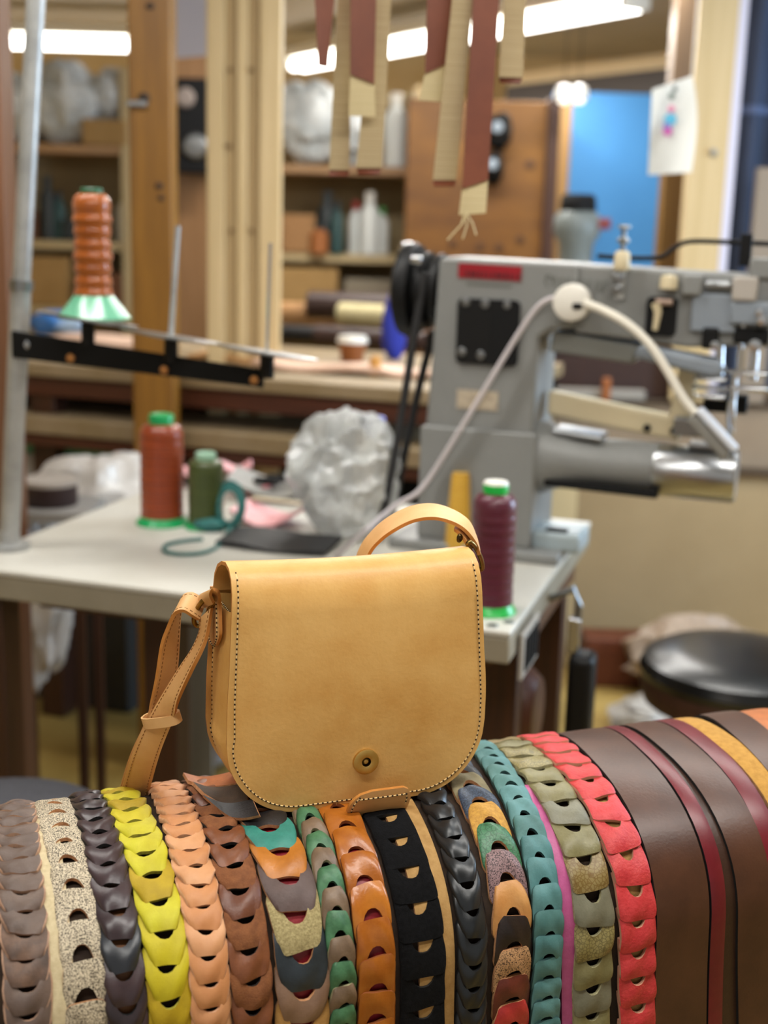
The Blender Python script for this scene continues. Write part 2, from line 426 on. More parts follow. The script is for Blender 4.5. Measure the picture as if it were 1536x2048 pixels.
def chain_belt(key, label, width, pitch, shape, faces, edge, flip=False, over=1.78, th=0.0031, h0=0.0045, rise=0.0062, bulge=0.0016, curl=0.0032,
               jit=1.0, t0=0.02, t1=0.66, order=None, nd=None, nw=None, phase=0.0, rim=False):
    sf = smooth_s(key); R = np.random.default_rng(abs(hash(key)) % 1000 if False else sum(map(ord, key)))
    rr = root('linked_leather_belt', D.o, TH, label, 'belt', 'linked leather belts over the drum')
    sh = dict(SHAPES[shape])
    if nd: sh['nd'] = nd
    if nw: sh['nw'] = nw
    sh['rim'] = rim
    k = 0; t = t0 + phase * pitch
    while t < t1:
        fm = faces[order[k % len(order)]] if order else faces[R.integers(len(faces))]
        m = link_mesh(sf, t, pitch * over, width / 2, th, sh, flip, h0, rise, bulge, curl, jit, R)
        m.build('link', [fm, edge if not isinstance(edge, dict) else edge.get(fm.name, edge['*'])], rr, angle=50)
        t += pitch * (1 + 0.03 * jit * R.uniform(-1, 1)); k += 1
    return rr

e_tan = mat('raw_edge_tan', '#a9744a', 0.8, c2='#c99468', nscale=200, bump=0.6, bscale=900)
e_dark = mat('raw_edge_dark', '#1d1512', 0.8)
e_black = mat('raw_edge_black', '#0b0b0c', 0.7)
e_peach = mat('raw_edge_peach', '#b98663', 0.85, c2='#d3a27c', nscale=250)
e_yel = mat('raw_edge_yellow', '#8b852c', 0.9, c2='#b3a836', nscale=250)
e_teal = mat('raw_edge_teal', '#2a4a49', 0.8)
e_olive = mat('raw_edge_olive', '#7d7653', 0.8, c2='#a39d78', nscale=200)
e_green = mat('raw_edge_green', '#33553b', 0.8)
e_red = mat('raw_edge_red', '#c08a70', 0.8)
e_orange = mat('raw_edge_orange', '#8a4a1c', 0.7)
e_grey = mat('raw_edge_grey', '#9a7b66', 0.85, c2='#b48f74', nscale=260)
taupe = [leather('taupe_oiled_a', '#584840', '#69564b', 0.55, 45), leather('taupe_oiled_b', '#4e3e36', '#705646', 0.6, 60), leather('taupe_oiled_c', '#62524a', '#56443a', 0.55, 40)]
crackle = mat('crackled_beige_black', '#20180f', 0.6, c2='#cfc0a4', nscale=1150, ndetail=2, lo=0.43, hi=0.53, bump=0.3, bscale=900, bdist=0.0005)
aub = [leather('aubergine_leather_a', '#33262a', '#3f2f31', 0.38, 50, bump=0.2), leather('aubergine_leather_b', '#2b2225', '#3a2d30', 0.34, 50, bump=0.15), leather('graphite_leather', '#23252a', '#2c2f35', 0.36, 40, bump=0.12)]
yel = [leather('yellow_nubuck_a', '#c4b518', '#b5a510', 0.62, 50, bump=0.3, bscale=900), leather('yellow_nubuck_b', '#b3970c', '#a58a0a', 0.65, 70, bump=0.4, bscale=900), leather('yellow_nubuck_c', '#c6bf22', '#b4a818', 0.6, 40, bump=0.3, bscale=900)]
peach = [leather('peach_veg_a', '#cf9466', '#c28456', 0.55, 30, bump=0.15), leather('peach_veg_b', '#c98c5a', '#bb7c4c', 0.55, 40, bump=0.15), leather('peach_veg_c', '#d39c6e', '#c88d5f', 0.55, 30, bump=0.2)]
brn = [leather('brown_pull_a', '#6c3d22', '#7f4a2a', 0.45, 60), leather('brown_pull_b', '#5f3522', '#6e4029', 0.42, 50), leather('brown_suede', '#70401f', '#84512b', 0.85, 160, bump=0.8, bscale=800)]
chain_belt('G', 'taupe brown linked belt with close crescent links at the far left of the drum', .034, .0170, 'round', taupe, e_grey, nd=.55, nw=.60, jit=1.3, rim=True)
chain_belt('SP', 'crackled beige and black belt with half moon slots, left part of the drum', .031, .0262, 'arch', [crackle], e_tan, flip=True, over=1.55, nd=.60, nw=.62, jit=.8, rise=.0035, bulge=.0005, curl=.001)
chain_belt('DK', 'dark aubergine linked belt between the crackled belt and the yellow belt', .0305, .0208, 'shield', aub, e_black, nd=.60, bulge=.0026)
chain_belt('YE', 'bright yellow linked leather belt', .0335, .0225, 'shield', yel, e_yel, nd=.60)
chain_belt('PE', 'pale peach linked leather belt beside the yellow one', .0320, .0168, 'shield', peach, e_peach, nd=.56, nw=.60, rim=True)
chain_belt('BR', 'chestnut brown linked belt right of the peach belt', .0325, .0205, 'round', brn, e_dark, nd=.58, jit=1.4)
patch1 = [leather('patch_black', '#1b1c1e', '#26272a', 0.4), leather('patch_tan_suede', '#b58848', '#a2763a', 0.75, 120, bump=0.6, bscale=900), leather('patch_taupe_shine', '#7c5f4c', '#8d6f5a', 0.38, 60),
          leather('patch_navy_rubber', '#1f262b', '#2a3238', 0.42, 60), mat('patch_sand_suede', '#b7a878', 0.9, c2='#8f8157', nscale=500, lo=0.3, hi=0.6, bump=0.5, bscale=700),
          leather('patch_mauve', '#54433f', '#5f4d49', 0.6, 80), leather('patch_amber', '#c17a2e', '#a9661f', 0.4, 40), leather('patch_teal', '#3b8f80', '#2f7c70', 0.5, 60),
          leather('patch_dark', '#161415', '#211d1d', 0.45), leather('patch_umber', '#54402e', '#3c2d20', 0.7, 50), leather('patch_rust', '#a05a2a', '#b86a34', 0.45, 60)]
chain_belt('M1', 'patchwork linked belt of teal, amber, mauve, sand and black links', .0415, .0262, 'patch', patch1, e_tan, t0=.175 - 5 * .0262, order=[0, 3, 2, 5, 4, 8, 0, 1, 2, 3, 4, 5, 6, 7, 8, 8, 9, 10, 9, 0, 8, 9, 10], nd=.62, jit=1.1)
gt = [leather('bottle_green', '#2f5c3c', '#4d7d57', 0.5, 70), leather('olive_taupe', '#6c5845', '#7d6752', 0.5, 60)]
chain_belt('GR', 'narrow linked belt alternating green and taupe links', .0225, .0168, 'patch', gt, {'*': e_olive, 'bottle_green': e_green}, flip=True, order=[0, 1], nd=.58, bulge=.0028)
orn = [leather('amber_glazed_a', '#a55d18', '#b87026', 0.28, 40, bump=0.25), leather('amber_glazed_b', '#96500f', '#aa6420', 0.3, 50, bump=0.25)]
chain_belt('OR', 'glossy amber orange slotted belt under the bag', .0315, .0255, 'arch', orn, e_orange, flip=True, over=1.6, nd=.54, nw=.66, bulge=.001, curl=.0022)
bsu = mat('black_suede', '#070708', 0.95, c2='#101012', nscale=300, bump=0.6, bscale=900, bdist=0.0006, sheen=0.02, spec=0.15)
chain_belt('BS', 'wide black suede slotted belt', .0375, .0275, 'wide', [bsu], e_black, over=1.45, rise=.002, bulge=.0003, curl=.0008, nd=.53, nw=.60, jit=.6)
blk = [leather('black_rubbery_a', '#14171a', '#1d2125', 0.36, 40, bump=0.08), leather('black_rubbery_b', '#101316', '#1a1e22', 0.34, 40, bump=0.08)]
chain_belt('BL', 'smooth black linked belt right of the black suede belt', .0262, .0190, 'shield', blk, e_black, nd=.58, bulge=.0028, rise=.0068)
patch2 = [leather('patch_brown_suede', '#6b4a28', '#8a6236', 0.8, 150, bump=0.7), leather('patch_cherry', '#a52a2a', '#c33a36', 0.42, 60), leather('patch_oxblood', '#4e1f18', '#6a2c20', 0.42, 60),
          mat('patch_speckle_tan', '#3a2418', 0.6, c2='#c09468', nscale=1000, ndetail=2, lo=.4, hi=.5), leather('patch_espresso', '#1d1310', '#2c1d17', 0.4, 60),
          leather('patch_honey', '#cf9a5e', '#b97f42', 0.45, 30), mat('patch_speckle_mauve', '#2c1f22', 0.6, c2='#8c6f70', nscale=1000, ndetail=2, lo=.42, hi=.5),
          mat('patch_pebble_green', '#224d33', 0.42, c2='#3d7350', nscale=260, kind='voronoi', lo=0.0, hi=0.1, bump=0.5, bscale=250), mat('patch_ochre_hair', '#a87a33', 0.8, c2='#c4953f', nscale=300, bump=0.4, bscale=500),
          mat('patch_navy_glitter', '#1c2636', 0.5, c2='#3a4a60', nscale=700, lo=.45, hi=.6), leather('patch_olive_suede', '#6d6347', '#7f7454', 0.8, 90), leather('patch_ink', '#1d2026', '#2a2e36', 0.5)]
chain_belt('M2', 'patchwork linked belt with navy, ochre, green, mauve and red patches', .0335, .0240, 'patch', patch2, e_tan, flip=True, t0=.214 - 5 * .024, order=[2, 0, 1, 0, 1, 2, 3, 4, 5, 6, 7, 8, 9, 10, 11, 9, 8, 10, 11], over=1.75, nd=.58, jit=1.1)
teal = [leather('teal_nubuck_a', '#4e7f80', '#3f6c6c', 0.6, 50, bump=0.25, bscale=700), leather('teal_nubuck_b', '#4a7878', '#5a8a8b', 0.6, 60, bump=0.25, bscale=700), leather('teal_nubuck_c', '#3f6a67', '#507d7a', 0.6, 50, bump=0.25)]
chain_belt('TE', 'dusty teal linked belt right of the second patchwork belt', .0268, .0190, 'arch', teal, e_teal, flip=True, over=1.7, nd=.55, nw=.55, bulge=.0016)
oli = [mat('olive_crackle_a', '#5f5532', 0.42, c2='#8b8050', nscale=330, kind='voronoi', lo=0.0, hi=0.14, bump=0.2, bscale=300), leather('olive_pull_up', '#6b6440', '#7d774f', 0.45, 60),
       mat('olive_crackle_b', '#6a4f1e', 0.45, c2='#857345', nscale=300, kind='voronoi', lo=0.0, hi=0.16, bump=0.3, bscale=300), leather('olive_grey', '#676552', '#767460', 0.5, 60)]
chain_belt('OL', 'olive green slotted belt with crackled links', .0355, .0262, 'wide', oli, e_olive, over=1.5, order=[1, 0, 0, 1, 2, 0, 1, 3, 1, 0, 3, 2, 1, 3, 1], nd=.52, nw=.54, bulge=.001)
redl = [leather('coral_red_grain_a', '#bd2c30', '#cc3d40', 0.55, 120, bump=0.8, bscale=450), leather('coral_red_grain_b', '#c43a38', '#b5282e', 0.55, 140, bump=0.9, bscale=450)]
chain_belt('RD', 'coral red slotted belt next to the brown straps', .0345, .0258, 'wide', redl, e_red, over=1.5, nd=.52, nw=.54, h0=.0055, bulge=.0008)
# part of a plum and amber belt at the very left
SP['X'] = [v - 0.040 for v in SP['G']]
chain_belt('X', 'plum and amber linked belt cut by the left edge of the picture', .030, .024, 'round', [leather('plum', '#4a2f38', '#5b3a44'), patch1[6]], e_tan, order=[1, 0])
# under layer
tanu = leather('tan_split', '#b08a52', '#9c7640', 0.8, 90, bump=0.5)
strap('leather_strap', 'TS', .030, .003, .0006, (tanu, e_tan), 'raw tan strap showing along the right edge of the black suede belt', off=-.006, group='plain straps under the linked belts')
strap('leather_strap', 'PK', .016, .003, .0006, (leather('pink_leather', '#b9588c', '#a84a7c', 0.5), leather('pink_edge', '#8a3a62', '#9a4a70')), 'pink strap peeping out between the teal and olive belts', t1=.40, off=.004, group='plain straps under the linked belts')
crim = leather('crimson_leather', '#7d1420', '#8f1c28', 0.45)
strap('leather_strap', 'OR', .020, .002, .0006, (crim, crim), 'crimson strap seen through the slots of the amber belt', group='plain straps under the linked belts')
strap('leather_strap', 'M1', .024, .002, .0006, (crim, crim), 'crimson strap seen through the slots of the first patchwork belt', group='plain straps under the linked belts')
strap('leather_strap', 'RD', .022, .002, .0006, (tanu, e_tan), 'tan strap seen through the slots of the coral red belt', group='plain straps under the linked belts')
strap('leather_strap', 'G', .022, .004, .0006, (mat('cream_suede', '#c9ba96', 0.9, c2='#b8a884', nscale=200, bump=0.4), e_tan), 'cream suede strap between the taupe belt and the crackled belt', off=.021, group='plain straps under the linked belts')
strap('leather_strap', 'DK', .018, .002, .0006, (leather('saddle_brown', '#8a5a2e', '#7a4a22', 0.5), e_dark), 'saddle brown strap seen through the slots of the aubergine belt', group='plain straps under the linked belts')
strap('leather_strap', 'SP', .014, .003, .0008, (blk[0], e_black), 'creased black strap beneath the left side of the crackled belt', off=-.015, group='plain straps under the linked belts')
# plain straps on the right
bw = leather('brown_bridle', '#422618', '#50301f', 0.40, 22, bump=0.25, bscale=350)
bw2 = leather('brown_bridle_dark', '#321d13', '#3e2619', 0.44, 25, bump=0.3, bscale=350)
dred = leather('dark_red_bridle', '#5f0f1a', '#6c1520', 0.36, 30, bump=0.12)
ochs = mat('ochre_suede', '#b98a3c', 0.9, c2='#a67930', nscale=160, bump=0.5, bscale=700)
gs = 'plain straps at the right of the drum'
strap('leather_strap', 'B1b', .046, .0030, .0008, (bw2, e_black), 'lower layer of the wide brown strap beside the coral belt', group=gs, off=.003)
strap('leather_strap', 'B1', .052, .0035, .0040, (bw, e_dark), 'wide brown leather strap just right of the coral red belt', group=gs, off=.0065)
strap('leather_strap', 'B2b', .040, .0030, .0008, (bw2, e_black), 'brown strap lying under the first dark red strap', group=gs, off=-.006)
strap('leather_strap', 'R1', .0145, .0032, .0042, (dred, e_black), 'narrow dark red strap between two brown straps', group=gs)
strap('leather_strap', 'B2', .036, .0040, .0035, (bw, e_black), 'second wide brown strap, between the two dark red straps', group=gs, off=.001)
strap('leather_strap', 'R2', .019, .0034, .0040, (dred, e_black), 'dark red strap bordering the ochre suede strap', group=gs)
strap('leather_strap', 'YO', .026, .0045, .0020, (ochs, e_tan), 'ochre yellow suede strap near the right edge', group=gs)
strap('leather_strap', 'B3', .040, .0035, .0040, (bw, e_dark), 'brown strap right of the ochre suede strap', group=gs, off=.002)
strap('leather_strap', 'O2', .036, .0035, .0020, (leather('orange_saddle', '#a85f2c', '#b96c36', 0.45), e_tan), 'orange saddle leather strap at the right edge', group=gs, off=.002)

# loose ends of the patchwork belt heaped left of the bag
def heap(label, m, up, lo, th=.003):
    r = root('leather_offcut', at(430, 1580, 1.0), 0, label, 'leather offcut', 'loose leather ends beside the bag'); o0 = at(430, 1580, 1.0)
    pr = smooth_path([np.concatenate([at(*a) - o0, at(*b) - o0]) for a, b in zip(up, lo)], 5)
    MB().ribbon([(p[:3], p[3:]) for p in pr], th, 0, 1, across=5).build('folded_leather', [m, e_tan], r)
heap('rust orange leather end heaped under the left corner of the bag', patch1[10], [(366, 1548, 1.05), (400, 1556, 1.045), (440, 1552, 1.04), (490, 1538, 1.035)], [(376, 1564, 1.02), (410, 1575, 1.015), (445, 1574, 1.01), (492, 1566, 1.005)])
heap('dark umber leather end below the rust orange one', patch1[9], [(384, 1566, 1.02), (415, 1576, 1.01), (450, 1576, 1.005), (494, 1568, 1.0)], [(408, 1590, .985), (436, 1606, .975), (462, 1612, .97), (496, 1604, .97)])
heap('black leather end lowest in the heap under the bag corner', patch1[8], [(405, 1592, .985), (440, 1606, .975), (468, 1608, .97), (506, 1600, .965)], [(440, 1622, .965), (462, 1636, .955), (490, 1638, .95), (520, 1632, .948)])

# ================================================================== THE BAG
BO = np.array([-0.1215, 0.9575, 0.0]); BANG = math.radians(20); BZ = 0.8735
B = Frame((BO[0], BO[1], BZ), BANG)
SC = 0.972
bag = root('crossbody_bag', B.o, BANG, 'honey tan leather crossbody bag with brass snap, resting on the belts', 'bag')
honey = mat('honey_leather', '#c8944c', 0.45, c2='#dcb16c', nscale=16, ndetail=12, lo=0.28, hi=0.72, bump=0.22, bscale=300, bdist=0.0010)
honey_in = leather('honey_strap_leather', '#cf9a5c', '#dba96e', 0.5, 20, bump=0.12)
honey_edge = mat('burnished_edge', '#b5732f', 0.45, c2='#c58440', nscale=60)
keeper_m = leather('pale_keeper_leather', '#dcb078', '#d0a065', 0.5, 20, bump=0.1)
lining = mat('dark_pink_lining', '#4a2a28', 0.9)
thread_m = mat('cream_thread', '#e2c68c', 0.7); hole_m = mat('stitch_hole_dark', '#2a1a0c', 0.9)
brass = mat('antique_brass', '#cba65c', 0.46, metal=1.0, c2='#d8b56c', nscale=40)
dark_brass = mat('dark_brass', '#4c3d24', 0.35, metal=1.0)
BW, BH = 0.2262, 0.206
def xl(z): return 0.0015 + 0.0035 * max(0, z - 0.10) / 0.1
def xr(z): return BW - 0.010 * max(0, min(1, (z - 0.085) / 0.12))
RCX, RCZ = 0.062, 0.064
def zbot(x, x0=0.0, x1=BW, rx=RCX, rz=RCZ):
    d = min(x - x0, x1 - x)
    if d >= rx: return 0.0
    return rz * (1 - math.sqrt(max(0, 1 - ((rx - d) / rx) ** 2)))
def bulgef(u, z): return -0.007 * (1 - (2 * u - 1) ** 2) * math.sin(pi * min(1, max(0, z / 0.21)))
ROLLP = [(0.0, 0.178), (0.0012, 0.190), (0.006, 0.2005), (0.014, 0.2065), (0.026, 0.2085), (0.040, 0.2060), (0.054, 0.2000), (0.064, 0.190), (0.0675, 0.176)]
def panel(mb, y0, ztop, th, top_roll=False, inset=0.0, nu=44, nv=30, sign=1, bul=1.0):
    us = 0.5 - 0.5 * np.cos(np.linspace(0, pi, nu + 1)); us = us * 0.75 + np.linspace(0, 1, nu + 1) * 0.25
    rows = []
    for j in range(nv + 1):
        row = []
        for u in us:
            xb = u * (BW - 2 * inset) + inset
            z0 = zbot(xb, inset, BW - inset) + inset
            z = z0 + (ztop - z0) * (j / nv)
            f = min(1, max(0, (z - RCZ) / 0.06)) if z > RCZ else 0
            x = xb * (1 - f) + (xl(z) + inset + u * (xr(z) - xl(z) - 2 * inset)) * f
            row.append((x, y0 + bul * bulgef(u, z), z))
        rows.append(row)
    if top_roll:
        for y, z in ROLLP[1:]:
            rows.append([(xl(z) + u * (xr(z) - xl(z)), y + bul * bulgef(u, ztop) * 0.4, z - 0.0025 * math.sin(pi * u)) for u in us])
    P = np.array(rows); n0, n1 = P.shape[:2]
    du = np.gradient(P, axis=1); dv = np.gradient(P, axis=0); N = np.cross(du, dv); N /= np.linalg.norm(N, axis=2, keepdims=True) + 1e-12
    V = np.concatenate([(P + N * th * 0.5).reshape(-1, 3), (P - N * th * 0.5).reshape(-1, 3)]); off = n0 * n1
    Fc = []; M_ = []
    for j in range(n0 - 1):
        for i in range(n1 - 1):
            a = j * n1 + i; q = (a, a + 1, a + n1 + 1, a + n1); Fc.append(q); M_.append(0); Fc.append(tuple(off + k for k in q[::-1])); M_.append(0)
    bd = list(range(n1)) + [j * n1 + n1 - 1 for j in range(1, n0)] + [(n0 - 1) * n1 + i for i in range(n1 - 2, -1, -1)] + [j * n1 for j in range(n0 - 2, 0, -1)]
    for a, b in zip(bd, bd[1:] + bd[:1]): Fc.append((a, a + off, b + off, b)); M_.append(1)
    k = len(mb.m); mb.add(V, Fc); mb.m[k:] = M_
    return P
fl = MB(); FP = panel(fl, 0.0, 0.178, 0.0030, top_roll=True)
flap = fl.build('flap', [honey, honey_edge], bag)
bp = MB(); panel(bp, 0.0690, 0.178, 0.0028, inset=-0.002, bul=-0.4); bp.build('back_panel', [honey, honey_edge], bag)
fp = MB(); panel(fp, 0.0090, 0.180, 0.0026, inset=0.004, bul=0.4); fp.build('front_panel', [honey, honey_edge], bag)
# gusset swept round the outline between the panels
def outline(inset, n=80, ztop=0.172):
    pts = [(xl(z) + inset, z) for z in np.linspace(ztop, RCZ + inset, 14)]
    for k in range(1, 22):
        a = pi + pi / 2 * k / 22; pts.append((inset + (RCX) + RCX * math.cos(a), RCZ + inset + RCZ * math.sin(a)))
    for k in range(1, 22):
        a = 1.5 * pi + pi / 2 * k / 22; pts.append((BW - inset - RCX + RCX * math.cos(a), RCZ + inset + RCZ * math.sin(a)))
    pts += [(xr(z) - inset, z) for z in np.linspace(RCZ + inset, ztop, 14)]
    return pts
gm = MB(); ys = [0.0105, 0.016, 0.026, 0.040, 0.054, 0.062, 0.0675]; ins = [0.0040, 0.0015, -0.0006, -0.0012, -0.0006, 0.0006, 0.0015]
rows = [[(x, y, z) for x, z in outline(i)] for y, i in zip(ys, ins)]
n = len(rows[0]); V = [p for r in rows for p in r]
cx, cz = BW / 2, 0.10
V2 = []
for (x, y, z) in V:
    d = Vector((cx - x, 0, cz - z)).normalized() * 0.0022; V2.append((x + d[0], y, z + d[2]))
off = len(V); Fc = []; M_ = []
for j in range(len(rows) - 1):
    for i in range(n - 1):
        a = j * n + i; q = (a, a + n, a + n + 1, a + 1); Fc.append(q[::-1]); M_.append(0); Fc.append(tuple(k + off for k in q)); M_.append(1)
for j in range(len(rows) - 1):
    for i in (0, n - 1): a = j * n + i; Fc.append((a, a + n, a + n + off, a + off)); M_.append(0)
gm.add(V, []); gm.add(V2, [], 0); gm.f = Fc; gm.m = M_
gm.build('gusset', [honey, lining], bag)
MB().box((BW / 2, 0.040, 0.100), (BW - 0.05, 0.045, 0.10)).build('lining', lining, bag)
# stitches along the flap edge: thread dashes with dark holes
def flap_edge_path(ins):
    e = []
    for z in np.linspace(0.205, 0.07, 40): e.append((xl(z) + ins, z))
    for k in range(1, 30):
        a = pi + pi / 2 * k / 30; e.append((RCX + (RCX - ins) * math.cos(a), RCZ + (RCZ - ins) * math.sin(a)))
    for x in np.linspace(RCX, BW - RCX, 30): e.append((x, ins))
    for k in range(1, 30):
        a = 1.5 * pi + pi / 2 * k / 30; e.append((BW - RCX + (RCX - ins) * math.cos(a), RCZ + (RCZ - ins) * math.sin(a)))
    for z in np.linspace(0.07, 0.205, 40): e.append((xr(z) - ins, z))
    return np.array(e)
def resample(P, step):
    d = np.concatenate([[0], np.cumsum(np.linalg.norm(np.diff(P, axis=0), axis=1))]); s = np.arange(0, d[-1], step)
    return np.stack([np.interp(s, d, P[:, i]) for i in range(P.shape[1])], 1)
def front_y(x, z):
    if z <= 0.178: return bulgef(x / BW, z)
    for (y0, z0), (y1, z1) in zip(ROLLP, ROLLP[1:]):
        if z0 <= z <= z1: return y0 + (y1 - y0) * (z - z0) / (z1 - z0) + bulgef(x / BW, 0.178) * 0.4
    return 0.014
def stitches(P3, parent, normals, step_frac=0.55, r=0.00048):
    th_, ho = MB(), MB()
    for i in range(len(P3) - 1):
        a, b = P3[i], P3[i + 1]; nn = normals[i]
        th_.tube([a + (b - a) * 0.2 + nn * 0.0001, a + (b - a) * 0.5 + nn * 0.0003, a + (b - a) * 0.8 + nn * 0.0001], r, 5)
        d = (b - a) / (np.linalg.norm(b - a) + 1e-9)
        ho.tube([a - d * 0.0006 + nn * 0.00012, a + d * 0.0006 + nn * 0.00012], 0.00072, 6)
    th_.build('stitching', thread_m, parent, kind='stuff'); ho.build('stitch_holes', hole_m, parent, kind='stuff')
E2 = resample(flap_edge_path(0.0048), 0.0042)
P3 = np.array([(x, front_y(x, z) - 0.0016, z) for x, z in E2]); stitches(P3, flap, np.tile([0, -1.0, 0], (len(P3), 1)))
# back seam stitches seen on the left flange
E3 = [(xl(z) + 0.0012, z) for z in np.linspace(0.16, RCZ, 26)] + [(RCX + (RCX - 0.0006) * math.cos(pi + pi / 2 * k / 16), RCZ + (RCZ - 0.0006) * math.sin(pi + pi / 2 * k / 16)) for k in range(1, 13)]
E3 = resample(np.array(E3), 0.0042)
P3 = np.array([(x - 0.0005, 0.0625, z) for x, z in E3]); stitches(P3, bag, np.tile([-0.8, -0.6, 0], (len(P3), 1)))
P3 = np.array([(0.0085 + 0.0 * k, 0.0125 + k * 0.0042, 0.1685) for k in range(13)]); stitches(P3, bag, np.tile([-1.0, 0, 0], (len(P3), 1)))
# brass snap
h = B.hit(731, 1522, -0.006); sx, sz = h[0], h[2]
sy = front_y(sx, sz) - 0.0016
sn = MB().lathe([(0.0, 0.0012), (0.0028, 0.0012), (0.0030, 0.0004), (0.0034, 0.0004), (0.0040, 0.0031), (0.0046, 0.0034), (0.0100, 0.0034), (0.0110, 0.0029), (0.0112, 0.0), (0.0110, -0.0005)],
                c=(sx, sy, sz), R=RX, seg=40, mis=[1, 1, 1, 1, 0, 0, 0, 0, 0, 0])
snap = sn.build('snap', [brass, dark_brass], bag)
MB().lathe([(0.0, 0.0022), (0.0018, 0.0020), (0.0024, 0.0012)], c=(sx, sy, sz), R=RX, seg=24).build('snap_core', brass, snap)
# fastening tab that turns up in front of the flap
tb = MB(); pr = []
q0 = B.hit(690, 1614, -0.012); q1 = B.hit(812, 1588, -0.012)
xa, xb = q0[0], q1[0]
outl = []
for k in range(13):
    g = k / 12; zz = -0.006 + 0.027 * g; yy = -0.0105 - 0.013 * g - 0.003 * math.sin(pi * g); r = 0.012
    e = 0 if zz < 0.021 - r else r - math.sqrt(max(0, r * r - (zz - (0.021 - r)) ** 2))
    e2 = e * 0.6; rl = 0.016; el = 0 if zz < 0.021 - rl else rl * 1.2 - 1.2 * math.sqrt(max(0, rl * rl - (zz - (0.021 - rl)) ** 2))
    pr.append(((xa + el, yy, zz), (xb - e2, yy, zz)))
pr = [((xa, 0.012, -0.0045), (xb, 0.012, -0.0045)), ((xa, 0.0, -0.0060), (xb, 0.0, -0.0060))] + pr
tb.ribbon(pr, 0.003, 0, 1, across=10)
tab = tb.build('fastening_tab', [honey_in, honey_edge], bag)
P3 = []
for k in range(2, 11):
    a, b = np.array(pr[k + 2][0]), np.array(pr[k + 2][1]); P3.append(a + (b - a) / np.linalg.norm(b - a) * 0.0035 + [0, -0.0018, 0])
for g in np.linspace(0.08, 0.92, 12): P3.append(np.array(pr[11][0]) * (1 - g) + np.array(pr[11][1]) * g + [0, -0.0018, 0])
for k in range(10, 2, -1):
    a, b = np.array(pr[k + 2][0]), np.array(pr[k + 2][1]); P3.append(b + (a - b) / np.linalg.norm(b - a) * 0.0035 + [0, -0.0018, 0])
P3 = resample(np.array(P3), 0.0042); stitches(P3, tab, np.tile([0, -1.0, -0.2], (len(P3), 1)))
MB().lathe([(0, 0.003), (0.0045, 0.0028), (0.006, 0.0012), (0.0062, 0)], c=((xa + xb) / 2, -0.0190, 0.013), R=Matrix.Rotation(-pi / 2, 3, 'X'), seg=24).build('snap_stud', brass, tab)
# side tabs and D-rings
def dring(c, rx, rz, ang, tilt, parent):
    path = []
    for k in range(28):
        a = 2 * pi * k / 28; p = Vector((rx * math.cos(a), 0, rz * math.sin(a)))
        if p[2] > rz * 0.55: p[2] = rz * 0.55
        p = Matrix.Rotation(ang, 3, 'Z') @ (Matrix.Rotation(tilt, 3, 'Y') @ p); path.append((c[0] + p[0], c[1] + p[1], c[2] + p[2]))
    return MB().tube(path, 0.0019, 10, closed=True).build('d_ring', brass, parent)
def side_tab(x, sgn, parent):
    y0, y1 = 0.030, 0.049
    pr = []
    for k in range(9):                              # loop round the ring, then down the gusset
        a = pi * 1.1 * k / 8; pr.append((x + sgn * (0.0055 + 0.0045 * math.cos(a + 1.2)) * -1, 0.163 + 0.0055 * math.sin(a - 0.2)))
    pr = [(x + sgn * 0.0030, 0.150), (x - sgn * 0.001, 0.158), (x - sgn * 0.006, 0.1665), (x - sgn * 0.0045, 0.174), (x + sgn * 0.001, 0.1745), (x + sgn * 0.0045, 0.168), (x + sgn * 0.0052, 0.155), (x + sgn * 0.0062, 0.135), (x + sgn * 0.0080, 0.116)]
    pr = [p for p in pr]
    pairs = []
    for i, (px, pz) in enumerate(smooth_path([(a, b, 0) for a, b in pr], 4)[:] if False else pr):
        e = 0.004 if i == len(pr) - 1 else 0
        pairs.append(((px, y0 + e, pz), (px, y1 - e, pz)))
    PP = smooth_path([np.concatenate([a, b]) for a, b in pairs], 4)
    return MB().ribbon([(p[:3], p[3:]) for p in PP], 0.0026, 0, 1).build('side_tab', [honey_in, honey_edge], parent)
def hitx(px, py, x):
    d = ray(px, py); t = ((B.o - CAM) @ B.X + x) / (d @ B.X); p = CAM + t * d - B.o
    return np.array([x, p @ B.Y, p[2]])
tabR = side_tab(xr(0.165) - 0.004, -1, bag)
TP = [((406, 1216), (428, 1206), -.006), ((399, 1203), (421, 1190), -.011), ((403, 1190), (427, 1179), -.010), ((412, 1195), (437, 1185), -.004), ((415, 1215), (440, 1207), -.0008), ((417, 1245), (441, 1241), -.0008), ((418, 1272), (441, 1272), -.0008), ((427, 1290), (434, 1291), -.0006)]
PP = smooth_path([np.concatenate([hitx(*l, x), hitx(*r_, x)]) for l, r_, x in TP], 5)
tabL = MB().ribbon([(p[:3], p[3:]) for p in PP], 0.0026, 0, 1).build('side_tab', [honey_in, honey_edge], bag)
P3 = np.array([p[:3] * 0.86 + p[3:] * 0.14 - np.array([0.0015, 0, 0]) for p in PP[18:]] + [p[:3] * 0.14 + p[3:] * 0.86 - np.array([0.0015, 0, 0]) for p in PP[:17:-1]])
P3 = resample(P3, 0.0038); stitches(P3, tabL, np.tile([-1.0, 0, 0], (len(P3), 1)))
def dring_px(cx_, cy_, hl, hw, ang, dep, ddep, parent):
    path = []
    for k in range(32):
        a = 2 * pi * k / 32; u, v = hl * math.cos(a), hw * math.sin(a)
        if v < -hw * 0.5: v = -hw * 0.5
        px = cx_ + u * math.cos(ang) - v * math.sin(ang); py = cy_ - (u * math.sin(ang) + v * math.cos(ang))
        path.append(B.hit(px, py, dep + ddep * math.cos(a)))
    return MB().tube(path, 0.0021, 10, closed=True).build('d_ring', dark_brass2, parent)
